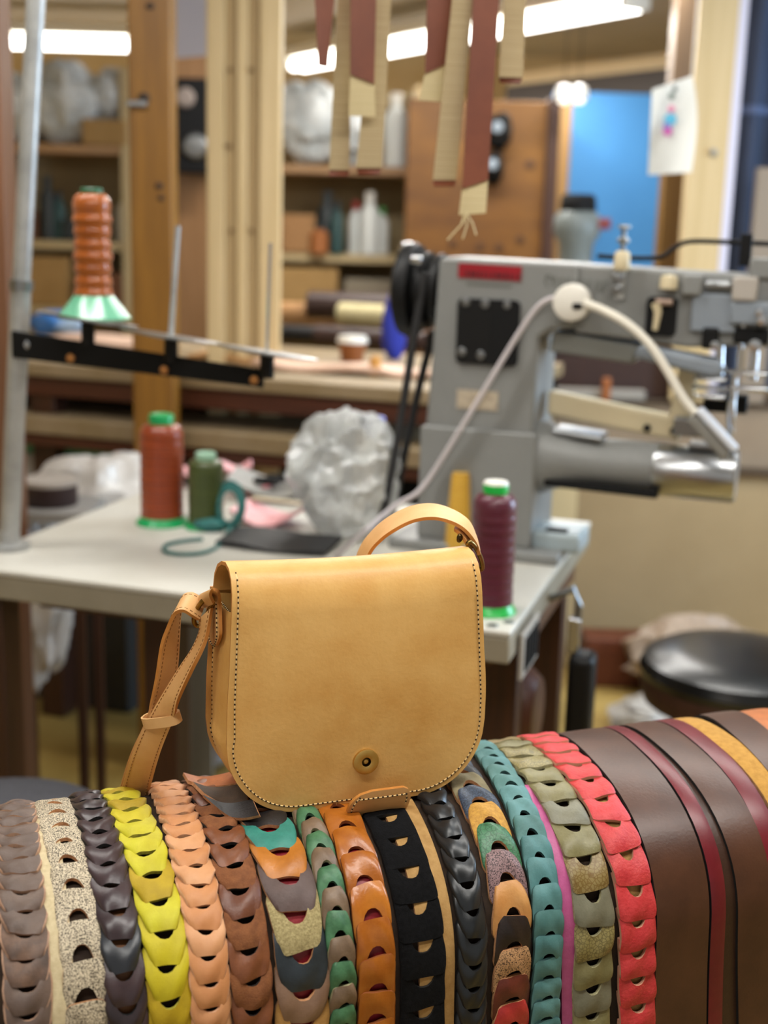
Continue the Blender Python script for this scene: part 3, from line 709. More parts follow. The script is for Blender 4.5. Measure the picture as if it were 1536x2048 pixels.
dark_brass2 = mat('aged_brass', '#7d6636', 0.3, metal=1.0, c2='#9a8048', nscale=60)
dring_px(409, 1222, 33, 15, 1.05, 0.040, -0.010, bag)
dring_px(950, 1112, 30, 9, -1.15, 0.040, 0.010, bag)
# shoulder strap, left: two layers running down behind the drum
def pairs_px(lst):
    out = []
    for (lx, ly, ld), (rx, ry, rd) in lst: out.append(np.concatenate([B.hit(lx, ly, ld), B.hit(rx, ry, rd)]))
    return [(p[:3], p[3:]) for p in smooth_path(out, 6)]
near = pairs_px([((399, 1238, .040), (424, 1216, .030)), ((401, 1262, .042), (414, 1272, .026)), ((386, 1298, .046), (402, 1304, .024)), ((362, 1334, .050), (384, 1340, .026)), ((327, 1389, .056), (358, 1397, .034)),
                 ((293, 1444, .066), (347, 1438, .050)), ((264, 1508, .080), (321, 1503, .070)), ((243, 1576, .100), (301, 1572, .094)), ((226, 1650, .125), (282, 1650, .122)), ((215, 1740, .150), (270, 1745, .150))])
strapL = MB().ribbon(near, 0.0030, 0, 1, across=4).build('shoulder_strap', [honey_in, honey_edge], bag)
far = pairs_px([((397, 1240, .036), (410, 1206, .050)), ((384, 1232, .034), (398, 1194, .052)), ((366, 1222, .036), (382, 1187, .056)), ((349, 1229, .042), (366, 1196, .062)), ((335, 1258, .048), (359, 1236, .066)), ((323, 1292, .052), (357, 1284, .068)),
                ((312, 1360, .058), (353, 1340, .070)), ((301, 1408, .066), (342, 1396, .070)), ((290, 1444, .073), (342, 1438, .062)), ((261, 1508, .087), (318, 1503, .078)), ((240, 1576, .107), (298, 1572, .101)), ((222, 1650, .132), (278, 1650, .129)), ((211, 1740, .157), (266, 1745, .157))])
MB().ribbon(far, 0.0030, 0, 1, across=4).build('shoulder_strap', [honey_in, honey_edge], bag)
for pr_, f in ((near, 0.12), (near, 0.88), (far, 0.12), (far, 0.88)):
    L_ = np.array([np.array(a) * (1 - f) + np.array(b) * f for a, b in pr_]); nn = []
    P3 = resample(L_, 0.0040); st = MB()
    Wd = np.array([np.array(b) - np.array(a) for a, b in pr_]); td = np.gradient(L_, axis=0); nr = np.cross(Wd, td); nr /= np.linalg.norm(nr, axis=1, keepdims=True)
    dd = np.concatenate([[0], np.cumsum(np.linalg.norm(np.diff(L_, axis=0), axis=1))]); ss = np.arange(0, dd[-1], 0.0040)
    nr = np.stack([np.interp(ss, dd, nr[:, i]) for i in range(3)], 1)
    for sd in (1, -1):
        Q3 = P3 + nr * 0.00165 * sd
        for i in range(len(Q3) - 1): st.tube([Q3[i] * 0.8 + Q3[i + 1] * 0.2, Q3[i] * 0.25 + Q3[i + 1] * 0.75], 0.0004, 5)
    st.build('stitching', mat('brown_thread', '#8a5a26', 0.7), strapL, kind='stuff')
# keeper loop round both layers
kc = (np.array(near[30][0]) + np.array(near[30][1])) / 2
wv = np.array(near[30][1]) - np.array(near[30][0]); wl = np.linalg.norm(wv); wv /= wl
tv = np.array(near[33][0]) - np.array(near[29][0]); tv /= np.linalg.norm(tv); nv_ = np.cross(wv, tv); nv_ /= np.linalg.norm(nv_)
if nv_[1] > 0: nv_ = -nv_
axd = np.cross(nv_, wv); axd /= np.linalg.norm(axd)
kp = []
for k in range(32):
    a = 2 * pi * k / 32; ca, sa = math.cos(a), math.sin(a)
    p = kc + wv * (wl / 2 + 0.0035) * math.copysign(abs(ca) ** 0.6, ca) + nv_ * (0.0075 * math.copysign(abs(sa) ** 0.8, sa) - 0.003)
    kp.append((p - axd * 0.0045, p + axd * 0.0045))
MB().ribbon(kp, 0.0020, closed=True, across=2).build('strap_keeper', keeper_m, bag)
# strap, right: rises from the ring and drops behind the bag
arc = pairs_px([((958, 1110, .034), (957, 1098, .050)), ((951, 1088, .034), (950, 1072, .052)), ((931, 1062, .036), (936, 1043, .060)), ((905, 1046, .042), (908, 1023, .072)), ((868, 1037, .050), (868, 1010, .082)), ((828, 1042, .058), (825, 1014, .092)),
                ((790, 1060, .066), (783, 1033, .100)), ((760, 1082, .074), (749, 1060, .108)), ((738, 1110, .080), (722, 1096, .112)), ((724, 1160, .084), (706, 1150, .114)), ((712, 1260, .086), (690, 1250, .114)), ((700, 1400, .090), (676, 1400, .114))])
MB().ribbon(arc, 0.0030, 0, 1, across=4).build('shoulder_strap', [honey_in, honey_edge], bag)
fold = pairs_px([((938, 1100, .036), (949, 1094, .048)), ((930, 1082, .036), (942, 1076, .050)), ((917, 1066, .040), (925, 1054, .056)), ((908, 1060, .048), (914, 1048, .062))])
MB().ribbon(fold, 0.0028, 0, 1, across=3).build('strap_fold', [honey_in, honey_edge], bag)
rv = B.hit(918, 1076, .036); MB().lathe([(0, .0022), (.003, .002), (.004, .001), (.004, 0)], c=tuple(rv), R=RX @ Matrix.Rotation(0.6, 3, 'Y'), seg=20).build('rivet', dark_brass, bag)

# ================================================================== SEWING TABLE AND WHAT STANDS ON IT
TA = math.radians(-17.3); TZ = 0.80
T = Frame((0.181, 1.70, TZ), TA)
def tw(x, y, z=0.0): return T.world((x, y, z))
m_top = mat('white_laminate', '#c6c4bc', 0.4, c2='#bbb8ae', nscale=5, ndetail=6)
m_tedge = mat('laminate_edge', '#918977', 0.6, c2='#857d6b', nscale=8)
m_grey_metal = mat('grey_enamel', '#80817f', 0.42, c2='#7a7b79', nscale=6, bump=0.1, bscale=60)
m_steel = mat('bright_steel', '#c7c9cb', 0.22, metal=1.0)
m_dsteel = mat('dull_steel', '#8d8f90', 0.38, metal=1.0)
m_black = mat('black_plastic', '#09090a', 0.5, spec=0.3)
m_blackm = mat('black_matt', '#080809', 0.7, spec=0.25)
m_rubber = mat('black_rubber', '#1c1c1e', 0.6)
m_galv = mat('galvanised_steel', '#b4b5b3', 0.45, metal=0.55, c2='#9c9d9c', nscale=20)
tb_ = root('sewing_table', T.o - np.array([0, 0, TZ]), TA, 'white topped sewing table with dark wooden legs', 'table')
MB().box((-0.455, 0.37, TZ - 0.005), (0.91, 0.74, 0.010)).build('table_top', m_top, tb_, bevel=0.003)
MB().box((-0.455, 0.37, TZ - 0.0295), (0.908, 0.738, 0.039)).build('top_edge', m_tedge, tb_, bevel=0.003)
for x, y in ((-0.87, 0.05), (-0.615, 0.16), (-0.05, 0.20), (-0.87, 0.68), (-0.06, 0.68)):
    MB().box((x, y, (TZ - 0.05) / 2), (0.06, 0.05, TZ - 0.05)).build('leg', m_dwood, tb_, bevel=0.003)
MB().box((-0.46, 0.18, TZ - 0.082), (0.80, 0.03, 0.06)).build('rail', wood('brown_rail', '#4b2f1b', '#5d3b21'), tb_, bevel=0.002)
MB().box((-0.46, 0.68, TZ - 0.082), (0.80, 0.03, 0.06)).build('rail', wood('brown_rail', '#4b2f1b', '#5d3b21'), tb_, bevel=0.002)
MB().box((-0.03, 0.44, TZ - 0.075), (0.03, 0.46, 0.05)).build('rail', wood('brown_rail', '#4b2f1b', '#5d3b21'), tb_, bevel=0.002)
for x, y in ((-0.012, 0.045), (-0.03, 0.02)):
    MB().lathe([(0.0025, 0), (0.008, 0.0008), (0.0085, 0.0), ], c=(x, y, TZ + 0.0003), seg=16).build('screw_hole', m_dsteel, tb_)
sidepl = MB().box((0.006, 0.115, TZ - 0.055), (0.006, 0.12, 0.07)).build('steel_bracket', mat('pale_bracket', '#a9a59e', 0.45), tb_, bevel=0.001)
for k in range(5): MB().box((0.0105, 0.075 + k * 0.02, TZ - 0.055), (0.003, 0.010, 0.05)).build('slot', m_blackm, sidepl)
# knee lever with black box at the right of the table
kl = root('knee_lever', tw(0.05, 0.30, -TZ), TA, 'black knee lever box on a steel rod, under the right table edge', 'lever')
MB().tube([(0, 0, TZ - 0.30), (0, 0, TZ - 0.04), (-0.01, 0.01, TZ - 0.015), (-0.06, 0.02, TZ - 0.045)], 0.006, 10).build('rod', m_dsteel, kl)
MB().box((0.012, 0, TZ - 0.20), (0.042, 0.06, 0.165)).build('lever_pad', m_black, kl, bevel=0.012, seg=3)
MB().box((-0.005, 0, TZ - 0.09), (0.02, 0.02, 0.06)).build('clamp', m_steel, kl, bevel=0.003)
mo = root('clutch_motor', tw(-0.10, 0.30, -TZ), TA, 'brown and steel clutch motor hung under the right of the table', 'motor')
MB().lathe([(0.0, -0.10), (0.07, -0.10), (0.085, -0.08), (0.085, 0.06), (0.06, 0.09), (0.0, 0.09)], c=(0, 0.02, TZ - 0.24), R=RYM, seg=28).build('motor_body', mat('motor_brown', '#4a2415', 0.45), mo)
MB().tube([(0.06, -0.06, TZ - 0.07), (0.06, -0.06, TZ - 0.24)], 0.009, 10).build('hanger_rod', m_dsteel, mo)
MB().lathe([(0, 0.012), (0.013, 0.010), (0.015, 0), (0.013, -0.010), (0, -0.012)], c=(0.06, -0.062, TZ - 0.10), R=RX, seg=18).build('bolt', m_steel, mo)
MB().lathe([(0, 0.012), (0.012, 0.010), (0.014, 0), (0.012, -0.010), (0, -0.012)], c=(0.06, -0.062, TZ - 0.145), R=RX, seg=18).build('bolt', m_steel, mo)
MB().box((0.0, 0.02, TZ - 0.10), (0.07, 0.06, 0.10)).build('mount', m_dsteel, mo, bevel=0.004)

# thread
def threadm(name, c, c2, rough=0.32): return mat(name, c, rough, c2=c2, nscale=1.0, stretch=(4, 4, 420), lo=0.42, hi=0.58, bump=0.35, bscale=1.0, bdist=0.001, sheen=0.1)
def spool(px, py, ptop, rpx, label, tm, bm, cm, Y=None, base=None, flare=1.28, cap=0.085, neck=0.55, flange=0.075, bands=9, amp=0.012, zbase=None):
    p = base if base is not None else atz(px, py, zbase or TZ)
    dist = float((p - CAM) @ fw); r = rpx * dist / F
    Ht = at(px, ptop, p[1])[2] - p[2]
    rr = root('thread_spool', p, 0, label, 'thread spool', 'spools of sewing thread')
    MB().lathe([(0.0, 0), (r * flare, 0), (r * flare, 0.012 * Ht), (r * flare * 0.97, 0.02 * Ht), (r * 0.98, flange * Ht), (0.0, flange * Ht)], seg=12 if flare > 1.5 else 32).build('spool_base', bm, rr, angle=25)
    z0, z1 = flange * Ht * 0.9, (1 - cap) * Ht
    pr = [(0, z0), (r * 0.97, z0)]
    nb = bands * 6; zs = z1 - 0.13 * Ht
    for k in range(nb + 1):
        g = k / nb; pr.append((r * (1 - amp + amp * math.sin(2 * pi * bands * g) + amp * 0.7 * math.sin(2 * pi * 2.3 * g + 1)), z0 + (zs - z0) * g))
    for k in range(1, 7):
        a = pi / 2 * k / 6; pr.append((r * (neck + (1 - neck) * math.cos(a)), zs + (z1 - zs) * math.sin(a) ** 0.8 * 0.98))
    pr.append((0, z1))
    MB().lathe(pr, seg=36).build('thread', tm, rr)
    cc = cm if isinstance(cm, list) else [cm, cm]
    MB().lathe([(0, z1 - 0.002), (r * 0.56, z1 - 0.002), (r * 0.58, z1 + cap * Ht * 0.75), (r * 0.52, z1 + cap * Ht), (r * 0.34, z1 + cap * Ht), (r * 0.30, z1 + cap * Ht * 0.9), (0, z1 + cap * Ht * 0.85)], seg=28, mis=[0, 0, 1, 1, 1, 1, 1]).build('spool_top', cc, rr)
    return rr
gplast = mat('green_spool_plastic', '#0f9a56', 0.3, coat=0.2); gplast2 = mat('bright_green_plastic', '#12a83f', 0.3)
pgreen = mat('pale_green_plastic', '#5da07f', 0.18, c2='#6aa98a', nscale=20, spec=0.4)
whitep = mat('white_plastic', '#e6e4dc', 0.35)
spool(980, 1222, 962, 44, 'maroon thread spool with green ends behind the bag', threadm('maroon_thread', '#491928', '#5c2133'), gplast2, [gplast2, whitep], flare=1.18)
spool(325, 1046, 828, 43, 'large rust orange thread spool with green ends on the white table', threadm('rust_thread', '#7a2f10', '#943e18', 0.26), gplast, gplast, flare=1.22)
spool(412, 1054, 905, 36, 'smaller olive green thread spool beside the rust spool', threadm('olive_thread', '#343e16', '#465220'), gplast, mat('pale_green_cap', '#8fb59c', 0.4), flare=1.2)
# slim ochre cone behind the maroon spool
p = atz(915, 1105, TZ); rr = root('thread_cone', p, 0, 'slim ochre yellow thread cone behind the maroon spool', 'thread cone')
ht = at(928, 945, p[1])[2] - p[2]
MB().lathe([(0, 0.004), (0.024, 0.004), (0.016, ht * 0.95), (0.014, ht), (0, ht)], seg=24).build('thread', threadm('ochre_thread', '#b98a2c', '#caa03c'), rr)
MB().lathe([(0, 0), (0.025, 0), (0.0255, 0.006), (0, 0.006)], seg=24).build('cone_base', whitep, rr)
# bottle with blue cap
p = T.world((-0.45, 0.66, 0)); bt = root('oil_bottle', p, 0, 'yellow bottle with blue cap behind the plastic bag', 'bottle')
zt = at(744, 835, p[1])[2] - TZ; p2 = at(744, 900, p[1]); bt.location = (p2[0], p[1], TZ)
MB().lathe([(0, 0), (0.034, 0), (0.035, 0.01), (0.035, zt - 0.055), (0.028, zt - 0.036), (0.022, zt - 0.026), (0, zt - 0.026)], seg=28).build('bottle_body', mat('yellow_plastic', '#c99a2e', 0.35, c2='#d8b65a', nscale=12), bt)
MB().lathe([(0, zt - 0.028), (0.024, zt - 0.028), (0.024, zt), (0.021, zt + 0.002), (0, zt + 0.002)], seg=28).build('bottle_cap', mat('blue_cap', '#1f45b0', 0.35), bt)
# crumpled clear plastic bag
film = mat('clear_plastic_film', '#c4c8c8', 0.16, c2='#dfe2e1', nscale=9, spec=0.8, trans=0.25, bump=0.5, bscale=40, bdist=0.01, alpha=0.82)
p = T.world((-0.42, 0.44, 0)); c = at(682, 985, p[1])
pb = MB().blob((0, 0, 0.105), (0.185, 0.16, 0.215), amp=0.34, freq=1.05, sub=44, seed=3, ridged=True)
pb.v = [tuple(np.array(v) + 0.010 * np.array(mnoise.turbulence_vector(Vector(v) * 16, 3, True)) * 1.1) for v in pb.v]
for i, v in enumerate(pb.v): pb.v[i] = (v[0] + 0.25 * max(0, v[2] - 0.2), v[1], max(0.002, v[2]))
o = pb.build('plastic_bag', film, angle=28); o.location = (c[0], c[1], TZ)
tag(o, 'crumpled clear plastic bag on the sewing table in front of the bench', 'plastic bag')
# teal cord and hank
tealc = mat('teal_cord', '#1c5a58', 0.6, c2='#2b706c', nscale=60)
cp = [T.hitz(x, y, TZ + 0.004) for x, y in ((405, 1078), (365, 1082), (332, 1090), (330, 1102), (362, 1108), (410, 1104), (442, 1086), (466, 1056), (478, 1030))]
cp = [T.world(q) for q in cp]; cp[-1][2] += 0.02; cp[-2][2] += 0.01
hk = root('teal_cord', (cp[0][0], cp[0][1], TZ), 0, 'teal cord looped on the table in front of the green spool', 'cord')
lp = [tuple(np.array(q) - np.array([cp[0][0], cp[0][1], TZ])) for q in smooth_path(cp, 6)]
MB().tube(lp, 0.0032, 8).build('cord_loop', tealc, hk)
q0 = T.world(T.hitz(445, 1062, TZ)) - np.array([cp[0][0], cp[0][1], TZ])
MB().blob((q0[0] - 0.02, q0[1], 0.012), (0.06, 0.04, 0.026), 0.2, 2, 12, 4).build('cord_hank', tealc, hk)
for k in range(4):
    rx_ = 0.026 + 0.004 * k
    MB().tube([(q0[0] + 0.012 + rx_ * 0.7 * math.cos(a), q0[1] + 0.01 * math.sin(a) + 0.004 * k, 0.046 + rx_ * 1.1 * math.sin(a)) for a in np.linspace(0, 2 * pi, 24, endpoint=False)], 0.003, 6, closed=True).build('cord_turn', tealc, hk)
# pink scraps, tools
def scrap(name, label, px, py, w_, d_, ang, m, th=0.006, curl=0.012, cat='scrap', lift=0.0):
    p = T.world(T.hitz(px, py, TZ + lift)); p[2] = TZ + lift + 0.004
    pr = []
    for k in range(9):
        g = k / 8 - 0.5; zz = curl * (2 * g) ** 2 + 0.003 * math.sin(k)
        pr.append(((g * w_, -d_ / 2 * (1 - 0.5 * abs(g) ** 1.5), zz), (g * w_, d_ / 2 * (1 - 0.6 * abs(g)), zz + 0.006)))
    o = MB().ribbon(pr, th).build(name, m); o.location = tuple(p); o.rotation_euler = (0, 0, ang)
    return tag(o, label, cat)
pinkm = leather('pale_pink_leather', '#e2a9ac', '#d4979b', 0.5); pinkd = leather('coral_pink_leather', '#d4646c', '#e08a90', 0.5)
scrap('leather_scrap', 'pale pink leather scrap lying before the plastic bag', 540, 1045, 0.13, 0.10, TA - 0.1, pinkm, curl=0.02)
scrap('leather_scrap', 'coral pink leather scrap under the dark shears', 500, 985, 0.10, 0.05, TA - 0.3, pinkd, lift=0.004)
scrap('leather_scrap', 'small pink leather scrap behind the olive spool', 470, 945, 0.07, 0.05, TA + 0.4, pinkm, lift=0.012)
scrap('leather_scrap', 'pink leather piece behind the rust spool', 385, 955, 0.09, 0.16, TA + 0.7, pinkm, curl=0.03, lift=0.01)
scrap('cutting_pad', 'black rubber pad on the table behind the bag', 560, 1090, 0.20, 0.12, TA, m_rubber, th=0.008, curl=0.0, cat='pad')
scrap('grey_leather_scrap', 'grey leather offcuts heaped beside the plastic bag', 560, 985, 0.20, 0.14, TA + 0.2, leather('grey_offcut', '#6f6d68', '#7e7c76', 0.55), curl=0.03, lift=0.01)
rr = root('ruler', T.world(T.hitz(580, 1008, TZ + 0.03)), TA - 0.06, 'beige wooden ruler lying across the scraps', 'ruler'); rr.location[2] = TZ + 0.034
MB().box((0, 0, 0), (0.16, 0.018, 0.004)).build('ruler_bar', mat('beige_wood', '#b3a68a', 0.6), rr, bevel=0.001)
rr = root('shears', T.world(T.hitz(520, 968, TZ + 0.02)), TA - 0.3, 'dark handled shears lying on the pink scraps', 'shears'); rr.location[2] = TZ + 0.03
MB().prism([(-0.09, -0.002), (0.0, -0.012), (0.02, 0.0), (0.0, 0.006)], -0.002, 0.002).build('blade', m_steel, rr)
for sy in (-1, 1):
    MB().tube([(0.035 + 0.028 * math.cos(a), sy * 0.02 + 0.013 * math.sin(a), 0.004) for a in np.linspace(0, 2 * pi, 20, endpoint=False)], 0.005, 8, closed=True).build('handle', m_blackm, rr)

# thread stand
p = T.world(T.hitz(18, 1096, TZ)); YS = p[1]
st = root('thread_stand', p, 0, 'steel pole thread stand with black arm at the left of the table', 'thread stand')
def sl(px, py, Y=None): return at(px, py, Y or YS) - p
b0, b1, b2 = sl(18, 1096), sl(43, 560), sl(78, -120)
MB().tube([b0, b1], 0.0165, 16).build('pole', m_galv, st); MB().tube([b1 - (b1 - b0) * 0.02, b2], 0.0145, 16).build('upper_pole', m_galv, st)
MB().lathe([(0.0, 0), (0.036, 0), (0.036, 0.008), (0.020, 0.012), (0.018, 0.03), (0.0, 0.03)], seg=24).build('foot', m_galv, st)
MB().tube([b1 - (b1 - b0) * 0.035, b1], 0.0195, 16).build('collar', m_dsteel, st)
YE_ = YS - 0.12
arm = [(sl(24, 688, YS - 0.016), sl(524, 757, YE_))]
a0, a1 = arm[0]; dv = (a1 - a0); dl = np.linalg.norm(dv); dv = dv / dl
ab = MB()
hz0, hz1 = 0.022, 0.014
side = np.cross(dv, [0, 0, 1]); side /= np.linalg.norm(side)
pts = []
for g in np.linspace(0, 1, 9):
    c0 = a0 + dv * dl * g; hh = hz0 + (hz1 - hz0) * g; pts.append((c0 + np.array([0, 0, hh]), c0 - np.array([0, 0, hh])))
ab.ribbon(pts, 0.006); ab.build('arm', m_blackm, st, bevel=0.002)
bolt = MB().lathe([(0, 0.006), (0.008, 0.005), (0.010, 0.0)], c=tuple(sl(60, 689, YS - 0.021)), R=RX, seg=18).build('clamp_bolt', m_steel, st)
copper = mat('copper_screw', '#b98048', 0.4, metal=0.7)
for px, py in ((141, 716), (328, 740), (508, 760)):
    g = (px - 24) / 500; MB().lathe([(0, 0.004), (0.006, 0.003), (0.007, 0)], c=tuple(sl(px, py, YS - 0.020 + (YE_ - YS) * g)), R=RX, seg=16).build('screw', copper, st)
DISCS = [(176, 640), (342, 674), (534, 706)]
m_alu = mat('satin_aluminium', '#a9acae', 0.3, metal=1.0)
dpos_ = []
for px, py in DISCS:
    g = (px - 24) / 500; Yd = YS - 0.016 + (YE_ - YS) * g + 0.01
    c = at(px, py, Yd) - p; dpos_.append(c + p)
    low = at(px, py + 50, Yd) - p
    MB().lathe([(0.0, -0.004), (0.03, -0.004), (0.078, 0.0), (0.080, 0.002), (0.078, 0.003), (0.03, 0.002), (0.0, 0.002)], c=tuple(c), R=Matrix.Rotation(0.13, 3, 'Y') @ Matrix.Rotation(-0.085, 3, 'X'), seg=40).build('spool_disc', m_alu, st)
    MB().tube([low, c], 0.011, 12).build('disc_post', m_black, st)
MB().tube([dpos_[2] - p, dpos_[2] - p + np.array([0.004, 0, 0.165])], 0.0028, 8).build('spool_pin', m_steel, st)
MB().tube([dpos_[1] - p, dpos_[1] - p + np.array([0.012, 0, 0.17])], 0.0045, 8).build('spool_pin', m_galv, st)
q = dpos_[0] + np.array([0.010, 0, 0.003])
spool(190, 640, 376, 38, 'copper orange thread spool with pale green foot on the thread stand', threadm('copper_thread', '#8a4415', '#a5591f', 0.22), pgreen, mat('dark_green_cap', '#1f5a3a', 0.4), base=q, flare=1.95, flange=0.19, cap=0.04, bands=7, amp=0.045, neck=0.6)

# ================================================================== SEWING MACHINE
MA = math.radians(-19.5)
M = Frame(T.world((-0.12, 0.42, 0)), MA)
sm = root('sewing_machine', M.o, MA, 'grey cylinder arm leather sewing machine on the white table', 'sewing machine')
def mp(px, py, y=0.0): return M.hit(px, py, y)
MB().prism(roundrect(-0.137, 0.066, 0.018, 0.215, 0.006), -0.012, 0.15).build('lower_body', m_grey_metal, sm, bevel=0.003)
MB().prism([(-0.132, 0.205), (0.059, 0.205), (0.059, 0.375), (0.075, 0.388), (0.12, 0.394), (0.12, 0.496), (-0.113, 0.500), (-0.118, 0.492), (-0.124, 0.36)], 0.0, 0.14).build('column', m_grey_metal, sm, bevel=0.006, seg=3)
MB().prism([(0.115, 0.386), (0.30, 0.372), (0.37, 0.378), (0.50, 0.38), (0.50, 0.486), (0.115, 0.4955)], 0.006, 0.125).build('upper_arm', m_grey_metal, sm, bevel=0.006, seg=3)
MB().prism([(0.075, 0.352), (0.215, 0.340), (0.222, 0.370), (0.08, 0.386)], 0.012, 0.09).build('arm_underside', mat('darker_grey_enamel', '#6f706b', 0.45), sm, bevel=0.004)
MB().prism([(0.215, 0.352), (0.345, 0.326), (0.362, 0.336), (0.350, 0.356), (0.225, 0.374)], -0.004, 0.05).build('lever_shroud', mat('blue_grey_enamel', '#7f8790', 0.4), sm, bevel=0.008, seg=3)
MB().prism([(0.310, 0.207), (0.386, 0.205), (0.386, 0.212), (0.310, 0.214)], 0.03, 0.08).build('bed_rail', m_dsteel, sm, bevel=0.002)
MB().box((-0.03, 0.07, 0.009), (0.30, 0.22, 0.018)).build('base_plate', m_grey_metal, sm, bevel=0.004)
foot = MB().box((0.105, 0.05, 0.030), (0.085, 0.09, 0.035)).build('side_foot', mat('pale_blue_enamel', '#9aa7ac', 0.4), sm, bevel=0.008, seg=3)
MB().box((0.105, 0.02, 0.049), (0.035, 0.02, 0.004)).build('foot_slot', m_blackm, foot)
# black cover plate with screws
cvr = MB().prism(roundrect(-0.081, 0.026, 0.325, 0.434, 0.010), -0.006, 0.004).build('cover_plate', m_black, sm, bevel=0.001)
MB().prism([(-0.022, 0.327), (0.024, 0.327), (0.024, 0.432), (-0.022, 0.432)], -0.0075, -0.004).build('cover_slide', m_blackm, cvr)
for px, py in ((931, 604), (970, 608), (1014, 610), (923, 704), (961, 711)):
    h = mp(px, py, -0.006); MB().lathe([(0, .003), (.006, .0025), (.008, 0)], c=tuple(h), R=RX, seg=16).build('screw', m_dsteel, cvr)
# red badge, small print, maker's lettering, rating plate
badge = MB().box(((mp(918, 540) + mp(1042, 548)) / 2 - np.array([0, 0.001, 0])), (0.108, 0.002, 0.024), R=Matrix.Rotation(0.02, 3, 'Y')).build('red_badge', mat('red_badge', '#8f0f1e', 0.4), sm)
lm = MB(); lb = mat('badge_print', '#4c0a14', 0.5)
hx = mp(930, 543)
for k in range(13): lm.box((hx[0] + 0.004 + k * 0.0074 + 0.0014 * math.sin(k * 2.1), -0.0024, hx[2] - 0.003 - k * 0.0002), (0.0042 + 0.0016 * math.sin(k), 0.0006, 0.010 - 0.002 * (k % 3)))
lm.build('badge_lettering', lb, badge, kind='stuff')
lm = MB(); hx = mp(936, 568)
for k in range(15): lm.box((hx[0] + k * 0.0052, -0.0004, hx[2] - k * 0.0001), (0.0032, 0.0006, 0.0042))
lm.build('small_print', mat('grey_print', '#55564f', 0.6), badge, kind='stuff')
lm = MB(); hx = mp(1090, 556)
for k, (w_, h_) in enumerate(((.012, .022), (.008, .016), (.009, .014), (.008, .018), (.009, .013), (.009, .014), (.006, .016), (.010, .016), (.009, .018))):
    x = hx[0] + k * 0.0118 + w_ / 2; z = hx[2] - 0.004 - k * 0.0006
    lm.tube([(x + w_ * .42 * math.cos(a), -0.0004, z + h_ * .42 * math.sin(a)) for a in np.linspace(0.4, 2 * pi - (0.4 if k % 2 else 1.4), 12)], 0.0013, 6)
lm.build('maker_lettering', mat('engraved_grey', '#63655f', 0.6), sm, kind='stuff')
h = mp(955, 800); rp = MB().box((h[0], -0.001, h[2]), (0.072, 0.002, 0.032)).build('rating_plate', mat('beige_plate', '#b7a994', 0.5, c2='#9a8d7a', nscale=90), sm)
# cylinder arm
Rx = RYM
MB().lathe([(0, 0.045), (0.062, 0.045), (0.062, 0.07), (0.052, 0.095), (0.044, 0.13), (0.041, 0.16), (0.041, 0.262), (0, 0.262)], c=(0, 0.055, 0.167), R=Rx, seg=40).build('cylinder_arm', m_grey_metal, sm)
MB().lathe([(0, 0.258), (0.0435, 0.258), (0.0445, 0.262), (0.0445, 0.386), (0.042, 0.390), (0, 0.390)], c=(0, 0.055, 0.163), R=Rx, seg=40).build('cylinder_sleeve', mat('satin_chrome', '#b9bbbd', 0.28, metal=1.0), sm)
MB().prism([(0.08, 0.126), (0.27, 0.122), (0.27, 0.134), (0.08, 0.138)], 0.005, 0.03).build('arm_slot', m_blackm, sm, bevel=0.002)
MB().prism([(0.085, 0.214), (0.17, 0.207), (0.17, 0.215), (0.085, 0.222)], 0.02, 0.09).build('arm_lid', m_alu, sm, bevel=0.003)
# beige edge guide
beig = mat('beige_enamel', '#cdbf9d', 0.45)
gd = MB().prism([(0.068, 0.240), (0.290, 0.212), (0.300, 0.240), (0.285, 0.252), (0.068, 0.282)], 0.055, 0.085).build('edge_guide', beig, sm, bevel=0.006, seg=3)
MB().prism([(0.270, 0.225), (0.306, 0.222), (0.312, 0.315), (0.326, 0.325), (0.322, 0.350), (0.302, 0.356), (0.284, 0.345)], 0.052, 0.078).build('guide_upright', beig, gd, bevel=0.006, seg=3)
for px, py in ((1294, 856), (1348, 862)):
    h = mp(px, py, 0.048); MB().lathe([(0, .006), (.006, .005), (.007, 0)], c=tuple(h), R=RX, seg=16).build('knob', m_black, gd)
# handwheel and pulley
MB().lathe([(0, -0.204), (0.060, -0.204), (0.078, -0.196), (0.082, -0.185), (0.078, -0.172), (0.055, -0.168), (0.055, -0.160), (0.066, -0.158), (0.066, -0.150), (0.050, -0.145), (0.050, -0.138), (0.064, -0.134), (0.064, -0.126), (0, -0.126)], c=(0, 0.06, 0.440), R=Rx, seg=44).build('handwheel', m_black, sm)
MB().lathe([(0, -0.215), (0.018, -0.215), (0.022, -0.205), (0.022, -0.200), (0, -0.200)], c=(0, 0.06, 0.440), R=Rx, seg=24).build('wheel_nut', m_steel, sm)
h = mp(815, 492, 0.05); MB().lathe([(0, .008), (.012, .006), (.016, -.004), (.016, -.01), (0, -.01)], c=tuple(h), seg=20).build('wheel_knob', m_steel, sm)
h = mp(833, 520, 0.0); MB().box(tuple(h), (0.02, 0.012, 0.014)).build('wheel_latch', m_steel, sm, bevel=0.003)
for path in (((850, 545, .0), (830, 660, .0), (800, 850, .0), (775, 985, -.01), (755, 1080, -.02)), ((868, 660, .1), (842, 760, .1), (815, 880, .09), (790, 1000, .08), (772, 1085, .07))):
    MB().tube(smooth_path([mp(*q) for q in path], 5), 0.0075, 8, flat=0.7).build('drive_belt', m_rubber, sm)
